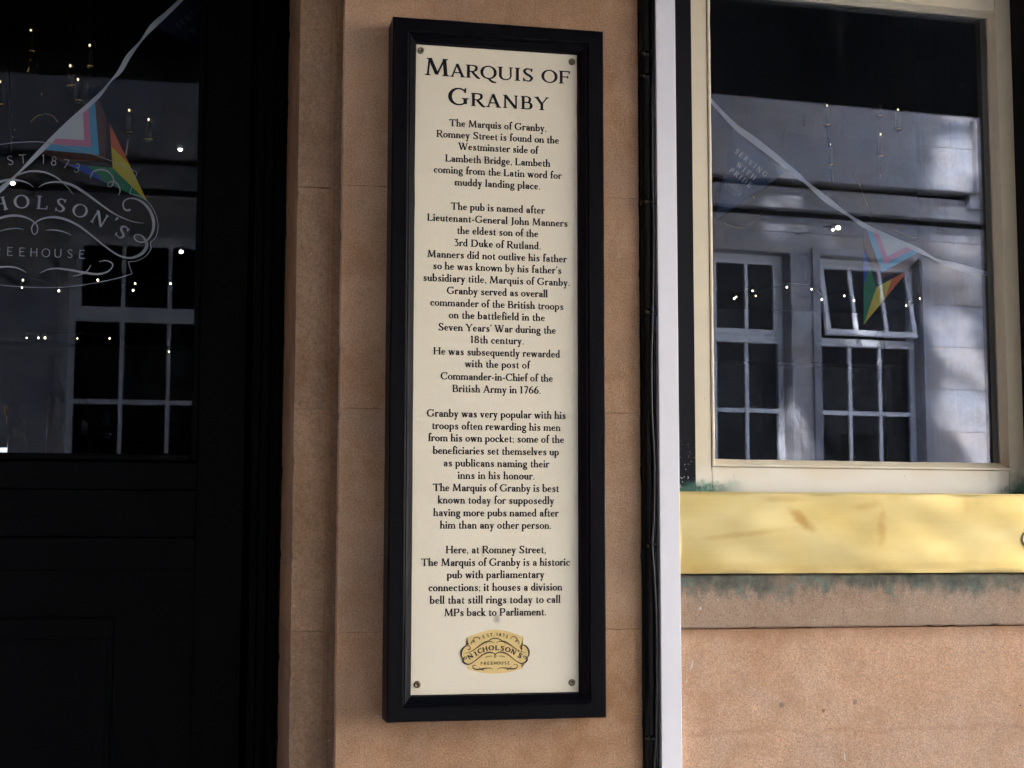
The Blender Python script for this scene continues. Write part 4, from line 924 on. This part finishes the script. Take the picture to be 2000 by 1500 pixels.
for px, py, h in ((107, 885, 190), (160, 885, 120), (33, 885, 100), (206, 885, 85)):
    v = P(px, py, 2.6); t = P(px, py - h, 2.6); zc = v.z; H_ = t.z - v.z
    MB().tube([(v.x, v.y, zc + .0), (v.x, v.y, zc + H_ * .6), (v.x, v.y, zc + H_ * .74), (v.x, v.y, zc + H_)], [.032, .032, .012, .012], 12).build('bottle', M_bot, None, smooth=True, base=(v.x, v.y, zc))
    bo = bpy.context.scene.collection.objects[-1]
    tag(bo, 'dark glass bottle on the bar behind the door, ' + {107: 'tallest of the row', 160: 'second tallest, right of the tallest', 33: 'leftmost of the row', 206: 'shortest and rightmost of the row'}[px], 'bottle', 'bottles on the bar')

# ================================================================ building across the street, seen mirrored in the panes
YO = -11.0
far = lambda px, py: WF.mirror(px, py, YO, VG)
DF = Frame((0, YG, 0), 0.0); fard = lambda px, py: DF.mirror(px, py, YO, 0)
zA, zB = 5.20, 4.925
zH3, zT3, zM3 = far(1700, 505).z, far(1700, 645).z, far(1700, 790).z
W3 = (far(1603, 620).x, far(1800, 620).x); W2r = far(1543, 620).x; W2 = (W2r - (W3[1] - W3[0]), W2r)
W1l = fard(130, 650).x; W1 = (W1l, W1l + 4 * .44 + .12); zH1, zT1 = fard(250, 455).z, fard(250, 592).z
print('far windows', W1, W2, W3, zH1, zH3, zT1, zT3, zM3)
opp = empty('office_building', (4, YO, 0), 'pale stone office building across the street with white barred windows, mirrored in the glass', 'building')
zS = 1.35
openings = [(W1[0], W1[1], zS, zH1), (W2[0], W2[1], zS, zH3), (W3[0], W3[1], zS, zH3), (W1[0] - 4.4, W1[1] - 4.4, zS, zH1), (W3[0] + 3.1, W3[1] + 3.1, zS, zH3)]
X0, X1 = -7.15, 10.0
rows = [0, .45, .9, zS]
zz = zS
hs = sorted({round(zH1, 3), round(zH3, 3)}); top = min(hs); n_ = 7
rows += [zS + (top - zS) * k / n_ for k in range(1, n_ + 1)]
if hs[-1] - hs[0] > .02: rows.append(hs[-1])
rows += [(rows[-1] + zB) / 2, zB, zA, 5.66, 6.12, 6.5, 7.0, 7.5, 8.0, 8.5, 9.0, 9.5, 10.0, 10.5, 11.0, 11.5, 12.0]
def far_block(x0, x1, z0, z1, yf):
    gp = .0016; b = .004
    vs_ = [(x0 + gp + b, yf, z0 + gp + b), (x1 - gp - b, yf, z0 + gp + b), (x1 - gp - b, yf, z1 - gp - b), (x0 + gp + b, yf, z1 - gp - b),
           (x0 + gp, yf - b, z0 + gp), (x1 - gp, yf - b, z0 + gp), (x1 - gp, yf - b, z1 - gp), (x0 + gp, yf - b, z1 - gp),
           (x0 + gp, yf - .3, z0 + gp), (x1 - gp, yf - .3, z0 + gp), (x1 - gp, yf - .3, z1 - gp), (x0 + gp, yf - .3, z1 - gp)]
    fs = [(3, 2, 1, 0)] + [(q * 4 + k, q * 4 + (k + 1) % 4, (q + 1) * 4 + (k + 1) % 4, (q + 1) * 4 + k) for q in (0, 1) for k in range(4)]
    mesh('stone_block', vs_, fs, M_far, opp)
nb = 0; rest = MB()
for r, (a, b) in enumerate(zip(rows, rows[1:])):
    yf = YO if b <= zB + .001 else (YO + .12 if b <= zA + .001 else YO + .24)
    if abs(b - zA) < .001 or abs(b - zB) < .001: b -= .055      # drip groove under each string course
    xs_ = [X0]; ivs = []
    cur = X0
    for o0, o1, oz0, oz1 in sorted(openings):
        if b > oz0 + .01 and a < oz1 - .01: ivs.append((cur, o0)); cur = o1
    ivs.append((cur, X1))
    for s0, s1 in ivs:
        if s1 - s0 < .05: continue
        n = max(1, round((s1 - s0) / 1.25)); cuts_ = [s0 + (s1 - s0) * k / n for k in range(n + 1)]
        if n > 1: cuts_ = [s0] + [c + (.22 if r % 2 else -.16) + random.uniform(-.05, .05) for c in cuts_[1:-1]] + [s1]
        for c0, c1 in zip(cuts_, cuts_[1:]):
            if b < 7.01 and a > 1.3 and c1 > -4 and c0 < 11.5: far_block(c0, c1, a, b, yf); nb += 1
            else: rest.box(c0 + .005, c1 - .005, yf - .3, yf, a + .005, b - .005)
rest.build('outer_stonework', M_far, opp)['kind'] = 'stuff'
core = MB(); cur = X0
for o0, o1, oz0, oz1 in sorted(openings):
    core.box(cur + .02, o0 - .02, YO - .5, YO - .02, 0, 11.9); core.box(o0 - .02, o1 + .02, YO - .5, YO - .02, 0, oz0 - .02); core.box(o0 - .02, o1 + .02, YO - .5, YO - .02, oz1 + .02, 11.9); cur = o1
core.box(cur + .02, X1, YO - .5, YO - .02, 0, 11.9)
core.build('wall_core', M_farshade, opp)
box('pilaster_strip', far(1873, 300).x, far(1873, 300).x + 1.3, YO - .1, YO + .31, zA + .0, 8.5, M_far, opp)
box('pilaster_foot', far(1890, 392).x - .1, far(1890, 392).x + 1.2, YO - .1, YO + .2, zB + .12, zA - .004, M_far, opp)
def far_window(x0, x1, zt_, ztr, cols, opened):
    yv = YO - .15; z0 = zS
    f = MB(); s = .062
    f.box(x0, x0 + s, yv - .06, yv, z0, zt_); f.box(x1 - s, x1, yv - .06, yv, z0, zt_); f.box(x0 + s, x1 - s, yv - .06, yv, z0, z0 + .08); f.box(x0 + s, x1 - s, yv - .06, yv, zt_ - .05, zt_)
    f.box(x0 + s, x1 - s, yv - .06, yv + .01, ztr - .16, ztr - .08)
    W = f.build('window', M_farwin, opp)
    bx = [x0 + s + (x1 - x0 - 2 * s) * k / cols for k in range(1, cols)]
    zl = [ztr - .16 - (zM3 - 0) * 0 - (ztr - .08 - zM3) * k for k in range(1, 4)]
    for b in bx: box('glazing_bar', b - .019, b + .019, yv - .04, yv - .004, z0 + .08, ztr - .16, M_farwin, W)
    for z in zl:
        if z > z0 + .2: box('glazing_bar', x0 + s, x1 - s, yv - .042, yv - .006, z - .022, z + .022, M_farwin, W)
    box('glass_pane', x0 + s, x1 - s, yv - .035, yv - .029, z0 + .08, ztr - .16, M_farglass, W)
    c = MB(); h = zt_ - .05 - (ztr - .07)                                   # top light, hung from its head
    c.box(x0 + s, x1 - s, -.045, 0, -.045, 0); c.box(x0 + s, x1 - s, -.045, 0, -h, -h + .055); c.box(x0 + s, x0 + s + .05, -.045, 0, -h + .055, -.045); c.box(x1 - s - .05, x1 - s, -.045, 0, -h + .055, -.045)
    for b in bx: c.box(b - .019, b + .019, -.04, -.004, -h + .055, -.045)
    g_ = MB().box(x0 + s + .05, x1 - s - .05, -.03, -.024, -h + .055, -.045)
    a = R(12 if opened else 0)
    tr = lambda v: (v[0], yv + .0 + (v[1] + .012) * math.cos(a) - v[2] * math.sin(a), zt_ - .055 + v[2] * math.cos(a) + v[1] * math.sin(a))
    c.v = [tr(v) for v in c.v]; g_.v = [tr(v) for v in g_.v]
    cs = c.build('top_light', M_farwin, W); g_.build('glass_pane', M_farglass, W)
    box('stone_surround', x0 - .09, x1 + .09, YO - .02, YO + .025, zt_ + .006, zt_ + .07, M_far, W)
    for xx in (x0 - .09, x1 + .006): box('stone_surround', xx, xx + .084, YO - .02, YO + .025, z0, zt_ + .0055, M_far, W)
    box('window_sill', x0 - .12, x1 + .12, YO - .2, YO + .09, z0 - .10, z0 - .006, M_far, W)
    rm = MB(); rm.box(x0 - .3, x1 + .3, YO - 2.3, YO - 2.2, z0 - .3, zt_ + .4); rm.box(x0 - .3, x0 - .25, YO - 2.2, YO - .5, z0 - .3, zt_ + .4); rm.box(x1 + .25, x1 + .3, YO - 2.2, YO - .5, z0 - .3, zt_ + .4); rm.box(x0 - .3, x1 + .3, YO - 2.2, YO - .5, zt_ + .3, zt_ + .4); rm.box(x0 - .3, x1 + .3, YO - 2.2, YO - .5, z0 - .3, z0 - .2)
    rm.build('room_shell', M_farin, W)
    box('roller_blind', x0 + .12, x1 - .12, YO - .42, YO - .41, zM3 - .28, ztr - .35, M_fariny, W)
far_window(*W1, zH1, zT1, 4, False); far_window(*W2, zH3, zT3, 3, False); far_window(*W3, zH3, zT3, 3, True)
far_window(W1[0] - 4.4, W1[1] - 4.4, zH1, zT1, 4, False); far_window(W3[0] + 3.1, W3[1] + 3.1, zH3, zT3, 3, False)
# unseen block, added to shut out light from the left
tag(box('added_shade_block', -12, -7.2, -14, 2, 0, 10, M_brick), 'unseen brick block added to shut out light from the left street end', 'building')

tag(box('added_bounce_block', 13, 17, -14, 5, 0, 11, plain('bounce_white', (.62, .61, .60), .8, var=.1, sc=2)), 'unseen white block added at the right street end to bounce sunlight in', 'building')  # added out of view to bounce sunlight onto the sign wall
# unseen tree, added so its crown dapples the stone across the road
tree = empty('added_tree', (2.2, -7.6, 0), 'unseen tree added by the kerb opposite to throw dappled shade on the office front', 'tree')
random.seed(21)
trunk = MB(); trunk.tube(spline([(2.2, -8.9, 0), (2.25, -8.85, 2.5), (2.6, -8.6, 5), (3.2, -8.2, 7.2)], 4), [.22] * 4 + [.19] * 4 + [.16] * 5, 12)
for k in range(30):
    e = Vector((2.2 + 6.5 * random.uniform(-1, 1), -6.4 + random.uniform(-1.6, 1.6), 9.3 + random.uniform(-2.0, 2.2)))
    trunk.tube(spline([(3.2, -8.2, 7.2), ((3.2 + e.x) / 2, (-8.2 + e.y) / 2, (7.2 + e.z) / 2 + .5), tuple(e)], 3), [.09, .08, .07, .05, .04, .03, .015], 6)
trunk.build('trunk', M_bark, tree, smooth=True)
def fp(px, py): q = far(px, py); return (q.x, q.z)
# gaps cut where sun patches fall, each a bent band (points, half width)
GAPS = [([fp(1545, 462), fp(1595, 505), fp(1655, 560)], .17), ([fp(1500, 520), fp(1560, 560), fp(1590, 640)], .10), ([fp(1895, 250), fp(1868, 420), fp(1862, 600)], .15),
        ([fp(1840, 600), fp(1895, 720), fp(1950, 850)], .14), ([fp(1860, 790), fp(1905, 860), fp(1950, 930)], .13), ([fp(1800, 520), fp(1835, 580), fp(1880, 640)], .08),
        ([fp(1525, 800), fp(1545, 860), fp(1560, 930)], .12), ([fp(1605, 545), fp(1700, 640)], .08), ([fp(1390, 700), fp(1470, 620)], .05), ([fp(1500, 470), fp(1530, 480)], .06)]
def open_(x, z):
    m = 9
    for pts, wd in GAPS:
        wd *= 1.45
        for (ax, az), (bx_, bz_) in zip(pts, pts[1:]):
            dx, dz = bx_ - ax, bz_ - az; t = max(0, min(1, ((x - ax) * dx + (z - az) * dz) / (dx * dx + dz * dz)))
            m = min(m, (math.hypot(x - ax - dx * t, z - az - dz * t) - wd) / (wd * .6 + .05))
    return m
lv, lf = [], []
for k in range(75000):
    x_, z_ = random.uniform(-6, 11.0), random.uniform(.4, 8.2); y_ = random.uniform(-8.3, -4.2)
    t = (y_ - YO) / sdir.y; p = Vector((x_, YO, z_)) + sdir * t
    if p.z < 1.9 + .322 * (2.95 - y_): continue
    m = open_(x_, z_)
    if x_ > 4.5 and z_ < 1.6 and math.sin(x_ * 2.3) + math.sin(z_ * 4 + x_) > -.1: continue
    if m < 0 or (m < 1 and random.random() > m * m * 1.0): continue
    s = random.uniform(.09, .19); u = Vector((random.gauss(0, 1), random.gauss(0, 1), random.gauss(0, .5))).normalized(); v = u.cross(Vector((random.gauss(0, 1), random.gauss(0, 1), 1))).normalized()
    b = len(lv); lv += [tuple(p - u * s), tuple(p + v * s * .6), tuple(p + u * s), tuple(p - v * s * .6)]; lf.append((b, b + 1, b + 2, b + 3))
mesh('crown', lv, lf, M_leaf, tree)
print('blocks', nb, 'objects', len(bpy.data.objects))
